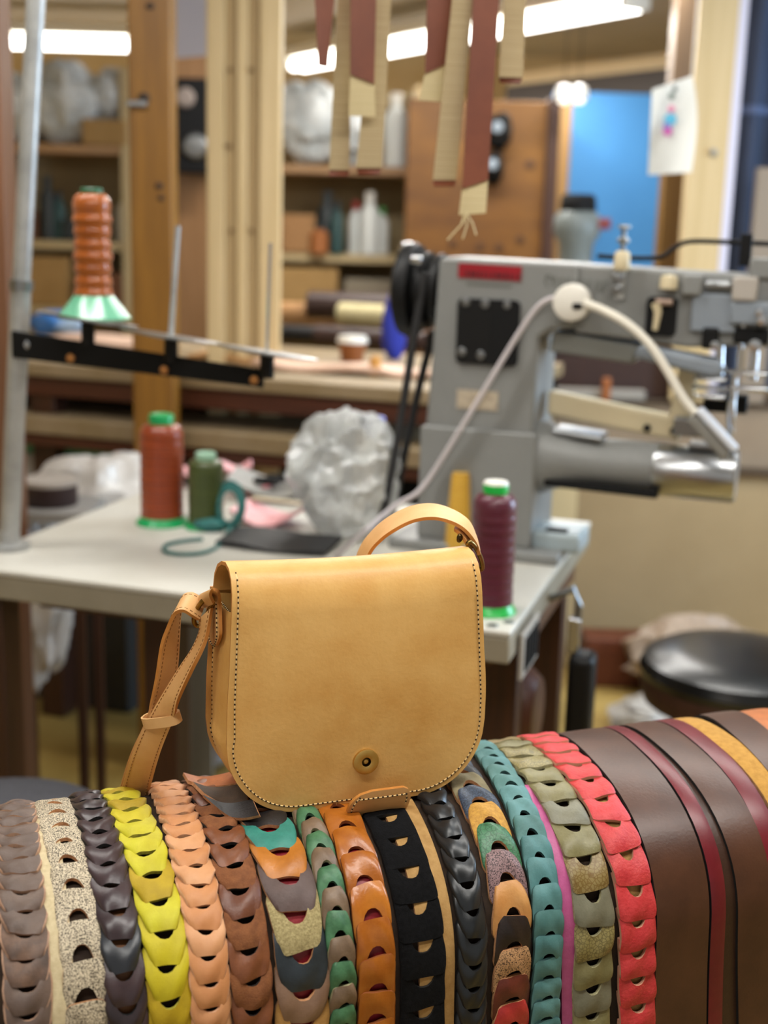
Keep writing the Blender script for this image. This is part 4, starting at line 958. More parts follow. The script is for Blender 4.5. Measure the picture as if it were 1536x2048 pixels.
# tension post, thread guides, take-up slot, head
h = mp(1243, 540, -0.004)
MB().tube([h + np.array([0, 0, -0.045]), h + np.array([0, 0, 0.0])], 0.008, 12).build('tension_post', m_galv, sm)
MB().lathe([(0, 0), (0.012, 0), (0.0135, 0.004), (0.012, 0.026), (0.009, 0.030), (0, 0.030)], c=tuple(h), seg=20).build('tension_cup', beig, sm)
MB().lathe([(0, 0.030), (0.004, 0.030), (0.004, 0.040), (0.010, 0.044), (0.010, 0.048), (0.004, 0.052), (0.004, 0.062), (0.011, 0.066), (0.010, 0.070), (0, 0.070)], c=tuple(h), seg=18).build('tension_spring', m_dsteel, sm)
for dz in (-0.012, -0.030): MB().lathe([(0, .006), (.008, .005), (.010, 0)], c=tuple(h + np.array([-0.004, -0.006, dz])), R=RX, seg=16).build('guide_stud', m_dsteel, sm)
MB().tube(smooth_path([mp(1195, 512, .05), mp(1260, 516, .05), mp(1320, 514, .05), mp(1350, 495, .05), mp(1380, 483, .05), mp(1450, 484, .05), mp(1545, 488, .05)], 6), 0.0040, 8).build('thread_rod', m_blackm, sm)
slot = MB().prism(roundrect(mp(1294, 600)[0], mp(1356, 600)[0], mp(1320, 672)[2], mp(1320, 594)[2], 0.008), -0.003, 0.01).build('take_up_slot', m_blackm, sm)
MB().tube([mp(1312, 606, -.008), mp(1316, 625, -.008), mp(1310, 660, -.006)], [0.008, 0.006, 0.004], 10).build('take_up_lever', beig, slot)
MB().tube([mp(1312, 603, -.009), mp(1345, 605, -.009)], 0.0055, 10).build('take_up_roller', mat('rosy_metal', '#a08a7c', 0.4, metal=.5), slot)
h = mp(1338, 562, -0.004); MB().lathe([(0, .01), (.012, .008), (.014, 0), (.014, -.012), (0, -.012)], c=tuple(h), seg=20).build('oil_cap', beig, sm)
for (x0, y0, x1, y1, yy, mm, nm) in ((1365, 548, 1402, 592, -.012, m_grey_metal, 'face_block'), (1410, 562, 1462, 578, -.010, m_alu, 'face_bar'), (1466, 552, 1512, 604, -.016, mat('pinkish_enamel', '#a9a29a', .45), 'face_block'),
                                 (1385, 585, 1470, 668, -.004, mat('blue_grey_enamel', '#7f8790', .4), 'face_plate'), (1462, 602, 1540, 652, -.012, mat('blue_grey_enamel', '#7f8790', .4), 'face_plate'),
                                 (1500, 515, 1560, 560, .0, m_grey_metal, 'head_top'), (1405, 655, 1434, 700, -.014, m_blackm, 'presser_block'), (1468, 655, 1536, 690, -.004, m_blackm, 'presser_block')):
    c0, c1 = mp(x0, y0, yy), mp(x1, y1, yy); MB().box(((c0[0] + c1[0]) / 2, yy + 0.02, (c0[2] + c1[2]) / 2), (abs(c1[0] - c0[0]), 0.04, abs(c0[2] - c1[2]))).build(nm, mm, sm, bevel=0.004)
h = mp(1492, 500, .03); MB().box((h[0], .03, h[2]), (0.018, 0.018, 0.05)).build('top_pillar', m_blackm, sm, bevel=0.002)
for nm, path, r in (('needle_bar', ((1487, 640, .01), (1478, 745, .01)), .006), ('needle_bar', ((1470, 745, .01), (1462, 868, .01)), .005), ('presser_bar', ((1515, 640, .02), (1505, 760, .02)), .007), ('presser_bar', ((1440, 690, .02), (1438, 750, .02)), .007)):
    MB().tube([mp(*q) for q in path], r, 12).build(nm, m_steel, sm)
for px, py, r in ((1510, 690, .011), (1525, 640, .010), (1520, 625, .008), (1430, 690, .008)):
    h = mp(px, py, -.016); MB().lathe([(0, .008), (r * .8, .007), (r, 0), (r, -.012), (0, -.012)], c=tuple(h), R=RX, seg=18).build('clamp_screw', m_steel, sm)
for k, (x0, y0, x1, y1) in enumerate(((1388, 752, 1452, 764), (1384, 770, 1456, 782), (1388, 787, 1450, 800), (1452, 740, 1536, 752), (1462, 770, 1536, 786))):
    c0, c1 = mp(x0, y0, .01), mp(x1, y1, .01); MB().box(((c0[0] + c1[0]) / 2, .02, (c0[2] + c1[2]) / 2), (abs(c1[0] - c0[0]), 0.03, abs(c0[2] - c1[2]))).build('presser_foot_bar', m_steel, sm, bevel=0.003)
MB().tube([mp(1464, 800, .0), mp(1462, 835, .0), mp(1459, 875, .0)], [0.006, 0.008, 0.003], 10).build('needle', m_steel, sm)
h = mp(1378, 855, .03); MB().box((h[0], .04, h[2]), (0.05, 0.03, 0.03)).build('feed_block', m_dsteel, sm, bevel=0.003)
h = mp(1500, 812, .05); MB().box((h[0] - .04, .07, h[2]), (0.07, 0.03, 0.03)).build('hook_block', m_blackm, sm, bevel=0.003)

# lamp on the machine
lmp = root('machine_lamp', M.world(mp(1148, 604, 0)), MA, 'white puck lamp with gooseneck on the front of the sewing machine', 'lamp')
ml = mp(1148, 604, 0)
def lp_(px, py, y): return mp(px, py, y) - ml
m_lampw = mat('lamp_white', '#dcd8ce', 0.4)
MB().lathe([(0, 0.030), (0.024, 0.030), (0.029, 0.027), (0.030, 0.022), (0.030, 0.0), (0, 0.0)], R=RX, seg=36).build('lamp_puck', m_lampw, lmp)
MB().prism(roundrect(0.004, 0.020, -0.010, 0.0, 0.003), -0.032, -0.028).build('switch', m_blackm, lmp)
MB().tube(smooth_path([lp_(1168, 606, -.026), lp_(1205, 620, -.028), lp_(1255, 648, -.03), lp_(1300, 690, -.03), lp_(1335, 742, -.03), lp_(1365, 795, -.03), lp_(1390, 826, -.03)], 6), 0.0072, 12).build('gooseneck', mat('gooseneck_white', '#e2ddd0', 0.4), lmp)
e0, e1 = lp_(1398, 818, -.03), lp_(1472, 900, -.03); dd_ = (e1 - e0) / np.linalg.norm(e1 - e0); ll = np.linalg.norm(e1 - e0)
ang = math.atan2(-dd_[2], dd_[0])
RR = Matrix.Rotation(ang, 3, 'Y')
lh = MB().box((e0 + e1) / 2 + np.array([0, 0, 0.0]), (ll, 0.022, 0.012), R=RR).build('lamp_head', mat('lamp_head_white', '#d5dbe6', 0.35), lmp, bevel=0.004, seg=3)
MB().box((e0 + e1) / 2 + np.array([-0.012, 0.002, -0.013]), (ll * 0.98, 0.016, 0.018), R=RR).build('head_fin', mat('fin_grey', '#7c7a74', 0.5), lmp, bevel=0.004)
cb = [lp_(1130, 600, -.02), lp_(1105, 597, -.02), lp_(1080, 610, -.02), lp_(1050, 648, -.02), lp_(1000, 728, -.022), lp_(920, 860, -.026), lp_(845, 975, -.03)]
tl = [M.local(T.world(T.hit(790, 1012, 0.32))) - ml, M.local(T.world(T.hit(735, 1058, 0.22))) - ml, M.local(T.world(T.hitz(672, 1112, TZ + .005))) - ml]
MB().tube(smooth_path(cb + tl, 5), 0.0058, 10, flat=0.7).build('cable', mat('cable_lilac_white', '#cfc8cc', 0.45), lmp)

# ================================================================== HANGING STRAPS
YH = 1.75; RZ = 2.02
web = mat('beige_webbing', '#b7a582', 0.85, c2='#a3906b', nscale=1.0, stretch=(1, 1, 420), lo=0.42, hi=0.6, bump=0.6, bscale=1.0, bdist=0.002)
webl = mat('pale_webbing', '#d3c49c', 0.85, c2='#c4b488', nscale=1.0, stretch=(1, 1, 420), lo=0.42, hi=0.6, bump=0.4, bscale=1.0, bdist=0.002)
hbr = leather('chestnut_strap_leather', '#6b3520', '#793f26', 0.5, 14, bump=0.15)
rail = root('strap_rail', (at(840, 0, YH)[0], YH, RZ), 0, 'round wooden rail holding the hanging straps', 'rail')
MB().tube([(-0.35, 0, 0.012), (0.35, 0, 0.012)], 0.012, 12).build('rail_bar', wood('rail_wood', '#8a6a40', '#9a7848', stretch=(2, 30, 30)), rail)
for sx in (-0.3, 0.3): MB().tube([(sx, 0, 0.02), (sx, 0, CEIL - RZ)], 0.005, 8).build('hanger_rod', m_dsteel, rail)
GH = 'bag straps hanging from above'
def hang(label, xt, xb, y1, mainm, tail=None, dy=0.0, endm=None, slant=(0, 0)):
    """xt, xb: left/right pixel at the top edge of the picture and at the lower end y1"""
    Y = YH + dy
    tl_, tr_ = at(xt[0], 0, Y), at(xt[1], 0, Y); bl, br = at(xb[0], y1 + slant[0], Y), at(xb[1], y1 + slant[1], Y)
    dl, dr_ = tl_ - bl, tr_ - br
    kl_ = (RZ - bl[2]) / dl[2]; kr_ = (RZ - br[2]) / dr_[2]
    ul, ur = bl + dl * kl_, br + dr_ * kr_
    c = (ul + ur) / 2
    r = root('hanging_strap', c, 0, label, 'strap', GH)
    pr = []
    for g in np.linspace(0, 1, 14):
        wob = np.array([0, 0.006 * math.sin(4 * g + dy * 300), 0])
        pr.append((ul + (bl - ul) * g - c + wob * g, ur + (br - ur) * g - c + wob * g + np.array([0, 0.006 * g, 0])))
    MB().ribbon(pr, 0.0026, across=3).build('strap_body', mainm, r)
    if tail:
        a, b = pr[-1]; t0, t1 = at(tail[0], tail[2] , Y) - c, at(tail[1], tail[2] + (tail[4] if len(tail) > 4 else 0), Y) - c
        off = np.array([0, 0.0032, 0]); dn0 = (a - np.array(pr[-3][0])); dn1 = b - np.array(pr[-3][1])
        MB().ribbon([(a - dn0 * 0.5 + off, b - dn1 * 0.5 + off), (a + off, b + off), ((a + t0) / 2 + off, (b + t1) / 2 + off), (t0 + off, t1 + off)], 0.002, across=3).build('strap_end', tail[3], r)
    return r
hang('narrow chestnut strap, leftmost of the hanging straps', (630, 668), (637, 655), 132, hbr, dy=0.0)
hang('long beige webbing strap left of the first chestnut and webbing strap', (676, 704), (658, 698), 340, web, (658, 697, 352, hbr), dy=0.03)
hang('chestnut strap with a pale webbing end between two webbing straps', (701, 752), (701, 748), 158, hbr, (697, 751, 231, webl, 2), slant=(-8, 10))
hang('webbing strap with chestnut tip, right of the first chestnut strap', (748, 782), (712, 764), 336, web, (716, 758, 349, hbr), dy=0.02)
hang('short chestnut strap with a ragged pale webbing end', (854, 905), (850, 893), 138, hbr, (838, 891, 200, webl, 4), slant=(10, -10), dy=0.005)
hang('ribbed beige webbing strap beside the longest chestnut strap', (904, 946), (866, 913), 360, web, (868, 910, 372, hbr), dy=-0.01)
hang('longest chestnut strap with a frayed pale webbing end', (946, 999), (924, 976), 368, hbr, (918, 972, 430, webl, -4), slant=(10, -8), dy=-0.02)
hang('short webbing strap at the right of the hanging straps', (1008, 1052), (998, 1046), 155, web, (1000, 1040, 166, hbr), dy=0.02)
fr = root('thread_ends', at(930, 430, YH - 0.02), 0, 'loose frayed threads dangling below the longest chestnut strap', 'thread')
for k, (x, y) in enumerate(((895, 480), (905, 468), (952, 470), (925, 478))):
    e = at(x, y, YH - 0.02) - at(930, 430, YH - 0.02); MB().tube([(0, 0, 0.004), e * 0.4 + np.array([0.004, 0, 0]), e], 0.0011, 5).build('loose_thread', webl, fr)

# ================================================================== STOOLS
c = at(1462, 1312, 2.42); SZ = c[2] + 0.004
sto = root('stool', (c[0] + 0.02, c[1], 0), 0, 'round stool with a glossy black cushion behind the brown straps', 'stool')
MB().lathe([(0, SZ + 0.010), (0.108, SZ + 0.008), (0.163, SZ), (0.190, SZ - 0.014), (0.198, SZ - 0.034), (0.192, SZ - 0.05), (0, SZ - 0.05)], seg=48).build('cushion', mat('black_vinyl', '#121314', 0.28, bump=0.1, bscale=80), sto)
MB().lathe([(0, SZ - 0.05), (0.190, SZ - 0.05), (0.194, SZ - 0.07), (0.186, SZ - 0.10), (0, SZ - 0.10)], seg=48).build('seat_ring', wood('stool_brown', '#3a2218', '#4a2c20'), sto)
for k in range(4):
    a = pi / 4 + k * pi / 2; MB().tube([(0.12 * math.cos(a), 0.12 * math.sin(a), SZ - 0.10), (0.19 * math.cos(a), 0.19 * math.sin(a), 0)], 0.014, 10).build('leg', m_blackm, sto)
MB().tube([(0.165 * math.cos(a), 0.165 * math.sin(a), 0.18) for a in np.linspace(0, 2 * pi, 32, endpoint=False)], 0.009, 8, closed=True).build('foot_ring', m_blackm, sto)
c = at(35, 1632, 1.62); SZ = c[2] - 0.01
sto = root('fabric_stool', (c[0] - 0.03, c[1], 0), 0, 'charcoal fabric covered stool behind the left end of the drum', 'stool')
MB().lathe([(0, SZ + 0.012), (0.10, SZ + 0.010), (0.155, SZ - 0.004), (0.172, SZ - 0.03), (0.165, SZ - 0.07), (0, SZ - 0.075)], seg=48).build('cushion', mat('charcoal_cloth', '#3a3a3f', 0.95, c2='#4a4a50', nscale=300, bump=0.4, bscale=400), sto)
MB().lathe([(0, 0), (0.18, 0), (0.18, 0.015), (0.03, 0.03), (0.025, SZ - 0.07), (0, SZ - 0.07)], seg=32).build('pedestal', m_dsteel, sto)

# ================================================================== POSTS AND PARTITION
m_post = wood('amber_post_wood', '#8c6018', '#6c450a', stretch=(18, 18, 1.2), rough=0.45)
m_pine = wood('pale_pine', '#d2b98c', '#c2a878', stretch=(20, 20, 0.8), rough=0.55)
m_pine2 = wood('groove_pine', '#bba377', '#ad946a', stretch=(20, 20, 0.8), rough=0.6)
m_brown = wood('dark_brown_post', '#5b3a22', '#6f482c', rough=0.5)
def post(name, px0, px1, py, Y, z0, z1, dep, m, label, cat='post'):
    a, b = at(px0, py, Y), at(px1, py, Y); r = root(name, ((a[0] + b[0]) / 2, Y + dep / 2, z0), 0, label, cat)
    return r, b[0] - a[0]
r, w_ = post('wooden_post', 260, 344, 400, 3.0, 0, CEIL, 0.085, m_post, 'amber brown wooden post left of the pale timber boards')
MB().box((0, 0, CEIL / 2), (w_, 0.085, CEIL)).build('post_body', m_post, r, bevel=0.004)
for px, py, sz in ((288, 196, .018), (318, 372, .012), (322, 396, .010), (300, 12, .012)):
    h = at(px, py, 3.0); MB().blob((h[0] - r.location[0], -0.0425, h[2]), (sz * 1.6, 0.006, sz * 1.3), 0.2, 2, 8, 2).build('knot', mat('wood_knot', '#2c1a0a', 0.6), r)
h = at(282, 200, 2.99); MB().box((h[0] - r.location[0] - 0.01, -0.052, h[2] - 0.008), (0.045, 0.014, 0.012)).build('hook', m_dsteel, r, bevel=0.002)
h0, h1 = at(412, 690, 3.35), at(556, 690, 3.35)
r = root('timber_boards', ((h0[0] + h1[0]) / 2, 3.40, 0), 0, 'pale pine boards fixed side by side as an upright', 'upright')
W_ = h1[0] - h0[0]
for k, (f0, f1, d) in enumerate(((0.0, 0.24, 0.0), (0.25, 0.39, 0.012), (0.40, 0.55, 0.004), (0.56, 0.70, 0.012), (0.71, 1.0, 0.0))):
    MB().box((-W_ / 2 + W_ * (f0 + f1) / 2, d, CEIL / 2), (W_ * (f1 - f0), 0.06, CEIL)).build('board', m_pine2 if d > 0.01 else m_pine, r, bevel=0.003)
for px, py in ((455, 292), (460, 138), (462, 462), (502, 138), (502, 462)):
    h = at(px, py, 3.36); MB().blob((h[0] - r.location[0], -0.028, h[2]), (.022 if px < 456 else .012, .006, .014), .2, 2, 8, 5).build('knot', mat('pine_knot', '#7a6038', 0.6), r)
# post at the far left edge
h = at(14, 500, 2.45)
r = root('edge_post', (h[0] - 0.04, 2.49, 0), 0, 'dark brown wooden post at the left edge of the picture', 'post')
MB().box((0, 0, CEIL / 2), (0.08, 0.08, CEIL)).build('post_body', m_brown, r, bevel=0.004)
# right pale post; a paler strip paints the light on its side face
h0, h1 = at(1392, 270, 3.92), at(1478, 270, 3.92); PZ0 = 0.842
r = root('pine_post', ((h0[0] + h1[0]) / 2, 3.97, 0), -0.14, 'pale pine post with its lit side painted paler, right of the white cloth', 'post')
R_ = Matrix.Rotation(0.0, 3, 'Y')
MB().box((-0.016, 0, (CEIL + PZ0) / 2), (h1[0] - h0[0] - 0.012, 0.09, CEIL - PZ0)).build('post_body', m_pine, r, bevel=0.003)
MB().box(((h1[0] - h0[0]) / 2 - 0.010, 0.0, (CEIL + PZ0) / 2), (0.026, 0.086, CEIL - PZ0)).build('lit_side_strip', mat('lit_side_lilac', '#cfcbdc', 0.5), r, bevel=0.002)
h = at(1432, 305, 3.92); MB().lathe([(0, .016), (.008, .014), (.012, 0)], c=(h[0] - r.location[0], -0.046, h[2]), R=RX, seg=14).build('hook', m_dsteel, r)
# hanging white cloth sample with a small coloured print
cl = root('cloth_sample', at(1350, 160, 2.85), -0.1, 'white cloth sample with small coloured print, hung by the pine post', 'cloth')
c0 = at(1350, 160, 2.85)
def clp(px, py, d=0): return at(px, py, 2.85 + d) - c0
Pg = []
for j in range(13):
    g = j / 12; row = []
    le = np.array([1305 - 10 * g, 178 + (350 - 178) * g]); re = np.array([1384 + 12 * math.sin(pi * g) * (1 - 0.3 * g), 152 + (345 - 152) * g])
    for i in range(9):
        f = i / 8; q = le * (1 - f) + re * f; row.append(clp(q[0], q[1], 0.02 * math.sin(3 * f + 2 * g) * g))
    Pg.append(row)
cm_ = MB(); V = [p for r_ in Pg for p in r_]; V2 = [tuple(np.array(p) + [0, 0.003, 0]) for p in V]; nV = len(V)
Fq = [(j * 9 + i, j * 9 + i + 1, (j + 1) * 9 + i + 1, (j + 1) * 9 + i) for j in range(12) for i in range(8)]
cm_.add(V + V2, Fq + [tuple(k + nV for k in q[::-1]) for q in Fq])
bd = list(range(9)) + [j * 9 + 8 for j in range(1, 13)] + [12 * 9 + i for i in range(7, -1, -1)] + [j * 9 for j in range(11, 0, -1)]
cm_.add([], []); cm_.f += [(a, a + nV, b + nV, b) for a, b in zip(bd, bd[1:] + bd[:1])]; cm_.m += [0] * len(bd)
MB().tube([tuple(clp(1384, 153, .001)), tuple(clp(1384, 153, .001) + np.array([0, 0, CEIL - clp(1384, 153)[2] - c0[2]]))], .0015, 6).build('hanging_cord', m_galv, cl)
cm_.build('cloth_sheet', mat('white_cotton', '#d9dcda', 0.85), cl)
for k, (px, py, rx, rz, c) in enumerate(((1350, 178, 5, 14, '#3b4a4a'), (1344, 192, 6, 6, '#56665f'), (1343, 218, 7, 9, '#c77a9a'), (1341, 239, 12, 9, '#4fa6c8'), (1335, 252, 8, 8, '#7a6fb0'), (1336, 262, 9, 8, '#b54f9c'))):
    h = clp(px, py, -0.006); u_ = 2.85 / F
    MB().lathe([(0, .0012), (rx * u_, .001), (rx * u_, 0)], c=tuple(h), R=RX, seg=14).build('print_dot', mat('print_' + str(k), c, 0.7), cl)
# partition of beige boards behind the machine
PTT = 0.842
r = root('beige_partition', (1.1, 3.95, 0), -0.06, 'low beige partition wall behind the sewing machine', 'partition')
MB().box((0.1, 0, 0.34), (2.3, 0.05, 0.56)).build('lower_panel', m_beige, r)
MB().box((0.1, -0.01, 0.03), (2.3, 0.06, 0.06)).build('skirting', m_dwood, r, bevel=0.004)
MB().box((0.1, -0.015, 0.628), (2.3, 0.09, 0.016)).build('ledge', mat('dark_brown_ledge', '#4a3a2a', 0.5), r, bevel=0.003)
MB().box((0.1, 0.12, PTT - 0.008), (2.3, 0.26, 0.016)).build('shelf_top', mat('dark_brown_ledge', '#4a3a2a', 0.5), r, bevel=0.003)
MB().box((0.1, 0.03, 0.738), (2.3, 0.04, 0.205)).build('upper_panel', mat('taupe_panel', '#98846c', 0.6, c2='#8c7862', nscale=3), r)
PT = 0.842
def on_part(px): return at(px, 740, 3.92)[0]
o = MB().box((0, 0, 0), (0.50, 0.10, 0.13)).build('brown_box', wood('dark_box', '#2c1710', '#3a2016'), bevel=.004); o.location = (on_part(1195), 4.03, PT + .066); tag(o, 'long dark brown box seen under the machine arm', 'box')
o = MB().ribbon([((-0.2 + 0.05 * k, -0.05, 0.004 * math.sin(k)), (-0.2 + 0.05 * k, 0.06, 0.004 * math.sin(k + 1))) for k in range(9)], .012).build('leather_sheet', leather('bench_grey_leather', '#a79c92', '#8f857c', 0.6)); o.location = (on_part(1190), 4.02, PT + .145); tag(o, 'greyish leather sheet on the long dark box', 'leather')
o = MB().box((0, 0, 0), (0.30, 0.05, 0.03)).build('plank', mat('pale_grey_plank', '#8e887f', .6), bevel=.003); o.location = (on_part(1195), 3.93, PT + .016); tag(o, 'pale grey plank in front of the long dark box', 'plank')
r = root('wooden_peg', (on_part(1212), 3.895, PT), 0, 'small orange wooden peg leaning on the long dark box', 'block')
MB().box((0, 0, 0.035), (0.025, 0.02, 0.07)).build('peg_body', wood('orange_block', '#8a4a1c', '#9c5a28'), r, bevel=0.004)
h = at(1232, 1315, 3.7); o = MB().box((h[0], 3.72, 0.075), (0.20, 0.12, 0.15)).build('timber_block', wood('red_brown_timber', '#5a2a16', '#6c361e'), bevel=0.004); tag(o, 'red brown timber block on the floor before the partition', 'timber')
r = root('cream_board', (at(1120, 1020, 3.86)[0], 3.86, 0), 0.0, 'cream board standing upright behind the machine base', 'board')
MB().box((0, 0, 0.29), (0.10, 0.02, 0.58)).build('board_body', mat('cream_board', '#cdb88c', 0.6), r, bevel=0.002)
# floor plastic
def pbag(label, px, py, Y, d, seed, z0=0.0, m=None, name='plastic_bag', amp=0.4):
    c = at(px, py, Y); o_ = MB().blob((0, 0, 0), d, amp * 0.8, 1.05, 26, seed, ridged=True).build(name, m or film, angle=30)
    zmin = min(v.co.z for v in o_.data.vertices); o_.location = (c[0], Y, max(c[2], z0 - zmin + 0.001))
    if z0 == 0.0: o_.location[2] = -zmin + 0.001
    return tag(o_, label, 'plastic bag')
mfilm = mat('milky_film', '#bdb7b2', 0.3, c2='#d6d2cc', nscale=8, spec=0.6, bump=0.4, bscale=20, bdist=0.01)
pbag('pale plastic bag on the floor beside the black stool', 1335, 1400, 3.3, (0.30, 0.2, 0.10), 5, m=mat('dull_film', '#9a948c', 0.4, c2='#b5afa8', nscale=8, bump=0.4, bscale=20, bdist=0.01))
pbag('pinkish plastic sheet heaped behind the black stool', 1400, 1235, 3.6, (0.40, 0.2, 0.22), 8, m=mat('pinkish_film', '#98836f', 0.45, c2='#a8937f', nscale=7, bump=0.4, bscale=20, bdist=0.01))
pbag('white plastic bag hanging under the left of the table', 70, 1330, 2.75, (0.16, 0.14, 0.42), 11, m=mfilm, z0=0.28)
o = pbag('grey carrier bag with red print on the floor', 395, 1500, 3.0, (0.20, 0.18, 0.16), 14, m=mat('grey_film_red', '#8f8d8c', 0.4, c2='#8a2c34', nscale=5, lo=0.55, hi=0.62))
pbag('clear plastic sheet piled behind the rust spool', 215, 985, 2.95, (0.32, 0.2, 0.18), 17, m=mfilm, z0=0.53)
pbag('white plastic bag on the floor left of the table leg', 80, 1060, 2.9, (0.22, 0.2, 0.22), 19, m=mfilm, z0=0.45)
o = MB().box((0, 0, 0), (0.40, 0.24, 0.46)).build('dark_crate', mat('dark_grey_crate', '#2c2b29', 0.7), bevel=0.01); h = at(190, 1330, 3.5); o.location = (h[0], 3.6, 0.232); tag(o, 'dark grey crate on the floor under the table', 'crate')
o = MB().box((0, 0, 0.33), (0.12, 0.02, 0.66)).build('grey_sheet_board', mat('grey_panel', '#8c897e', 0.6)); h = at(372, 1380, 2.7); o.location = (h[0], 2.7, 0); tag(o, 'grey panel standing under the table behind the strap', 'panel')
# round dark tin left of the table
c = at(100, 980, 2.75); rr = root('round_tin', (c[0], 2.75, c[2] - 0.03), 0, 'round dark brown tin with a pale lid behind the steel pole', 'tin')
MB().lathe([(0, 0), (0.058, 0), (0.06, 0.003), (0.06, 0.045), (0, 0.045)], seg=32).build('tin_body', mat('tin_brown', '#2e1d1c', 0.5), rr)
MB().lathe([(0, 0.045), (0.061, 0.045), (0.061, 0.055), (0, 0.058)], seg=32).build('tin_lid', mat('tin_lid', '#a59c93', 0.5), rr)
zb_ = c[2] - 0.03
o = root('side_stand', (c[0], 2.75, 0), 0, 'small stand carrying the round tin left of the table', 'stand')
MB().box((0, 0, zb_ - 0.011), (0.2, 0.2, 0.02)).build('stand_top', mat('stand_grey', '#8b8884', 0.6), o)
for sx in (-.08, .08):
    for sy in (-.08, .08): MB().box((sx, sy, (zb_ - 0.02) / 2), (.02, .02, zb_ - 0.02)).build('leg', m_dwood, o)

# ================================================================== WORKBENCH
BA = math.radians(-19); BZ_ = 0.96
bo = at(420, 760, 3.12); K = Frame((bo[0], 3.12, 0), BA)
bz = bo[2]
BX1 = K.hit(985, 800, 0.0)[0]; BXC, BXL = (-1.5 + BX1) / 2, BX1 + 1.5
bn = root('workbench', K.o, BA, 'long brown workbench with pale edged boards behind the sewing table', 'workbench')
m_bpale = mat('bench_board', '#99866a', 0.6, c2='#85714f', nscale=6, ndetail=6); m_bred = wood('bench_red_brown', '#3f1d0f', '#52281567'[:7], stretch=(1.5, 20, 20))
MB().box((BXC, 0.40, bz - 0.005), (BXL, 0.80, 0.035)).build('bench_top', m_bpale, bn, bevel=0.004)
MB().box((BXC, 0.03, bz - 0.048), (BXL, 0.03, 0.052)).build('apron', m_bred, bn, bevel=0.003)
MB().box((BXC, 0.34, bz - 0.145), (BXL, 0.74, 0.045)).build('lower_board', m_bpale, bn, bevel=0.004)
MB().box((BXC, -0.005, bz - 0.185), (BXL, 0.03, 0.03)).build('lower_rail', m_bred, bn, bevel=0.003)
MB().box((BXC, 0.72, bz / 2), (BXL, 0.02, bz - 0.05)).build('bench_dark_back', m_blackm, bn)  # black sheet, its colour standing in for the darkness behind the bench gap
for x in (-1.4, -0.5, BX1 - 0.05):
    for y in (0.06, 0.70): MB().box((x, y, (bz - 0.03) / 2), (0.07, 0.07, bz - 0.03)).build('leg', m_dwood, bn, bevel=0.003)
def kz(px, py, z): return K.local(atz(px, py, z))
# green crate and paper sacks under the bench
h = K.hit(150, 893, 0.12); r = root('green_crate', K.world((h[0], 0.20, 0)), BA, 'green plastic crate under the bench at the left', 'crate')
gz = h[2] + 0.02
MB().box((0, 0, gz - 0.05), (0.34, 0.26, 0.10)).build('crate_body', mat('mint_green_plastic', '#4f9a72', 0.45), r, bevel=0.008)
MB().box((0, 0.02, (gz - 0.10) / 2), (0.30, 0.20, gz - 0.10)).build('crate_base', mat('dark_grey_crate', '#2c2b29', 0.7), r, bevel=0.006)
MB().box((0, -0.135, gz - 0.075), (0.30, 0.02, 0.07)).build('crate_label', mat('crate_grey', '#9c9a98', 0.6), r)
# things on the bench
def on_bench(px, py): return K.world(K.local(atz(px, py, bz + 0.013)))
p = on_bench(704, 722); cup = root('coffee_cup', (p[0], p[1], bz + 0.013), 0, 'brown paper cup with white lid on the workbench', 'cup')
hc = at(704, 672, p[1])[2] - bz - 0.013
MB().lathe([(0, 0), (0.030, 0), (0.040, hc * 0.75), (0, hc * 0.75)], seg=28).build('cup_body', mat('cup_brown', '#8a4f24', 0.5), cup)
MB().lathe([(0, hc * 0.74), (0.043, hc * 0.74), (0.044, hc * 0.80), (0.041, hc * 0.84), (0.039, hc), (0, hc)], seg=28).build('cup_lid', whitep, cup)
def sheet(label, px, py, w_, d_, m, z=0.014, th=0.012, ang=0.0, name='leather_sheet', cat='leather'):
    p = on_bench(px, py); o_ = MB()
    pr = []
    for k in range(11):
        g = k / 10 - 0.5; pr.append(((g * w_, -d_ / 2 * (1 - 0.25 * (2 * g) ** 4), 0.006 * math.sin(7 * g + px)), (g * w_, d_ / 2 * (1 - 0.2 * (2 * g) ** 4), 0.006 * math.sin(5 * g + px))))
    o_.ribbon(pr, th); o_ = o_.build(name, m); o_.location = (p[0], p[1], bz + z + th * 0.5 + 0.006); o_.rotation_euler = (0, 0, BA + ang)
    return tag(o_, label, cat)
pnk = leather('blush_leather', '#d9b8a2', '#cfa98f', 0.55); tnl = leather('natural_tan_leather', '#c99a66', '#b98a56', 0.55)
sheet('blush leather sheet on the bench left of the paper cup', 640, 742, 0.34, 0.14, pnk)
sheet('blush leather sheet on the bench beside the drive belts', 815, 752, 0.22, 0.14, pnk)
sheet('natural tan leather sheet under the black stand arm', 480, 722, 0.26, 0.16, tnl)
sheet('blush leather sheet at the left end of the bench', 210, 690, 0.36, 0.2, pnk)
r = root('tape_roll', on_bench(750, 752), 0, 'small ochre cylinder standing at the bench edge', 'roll'); r.location[2] = bz + 0.013
MB().lathe([(0, 0), (0.014, 0), (0.015, 0.03), (0.012, 0.05), (0, 0.05)], seg=20).build('roll_body', mat('ochre_card', '#c08a3e', 0.6), r)
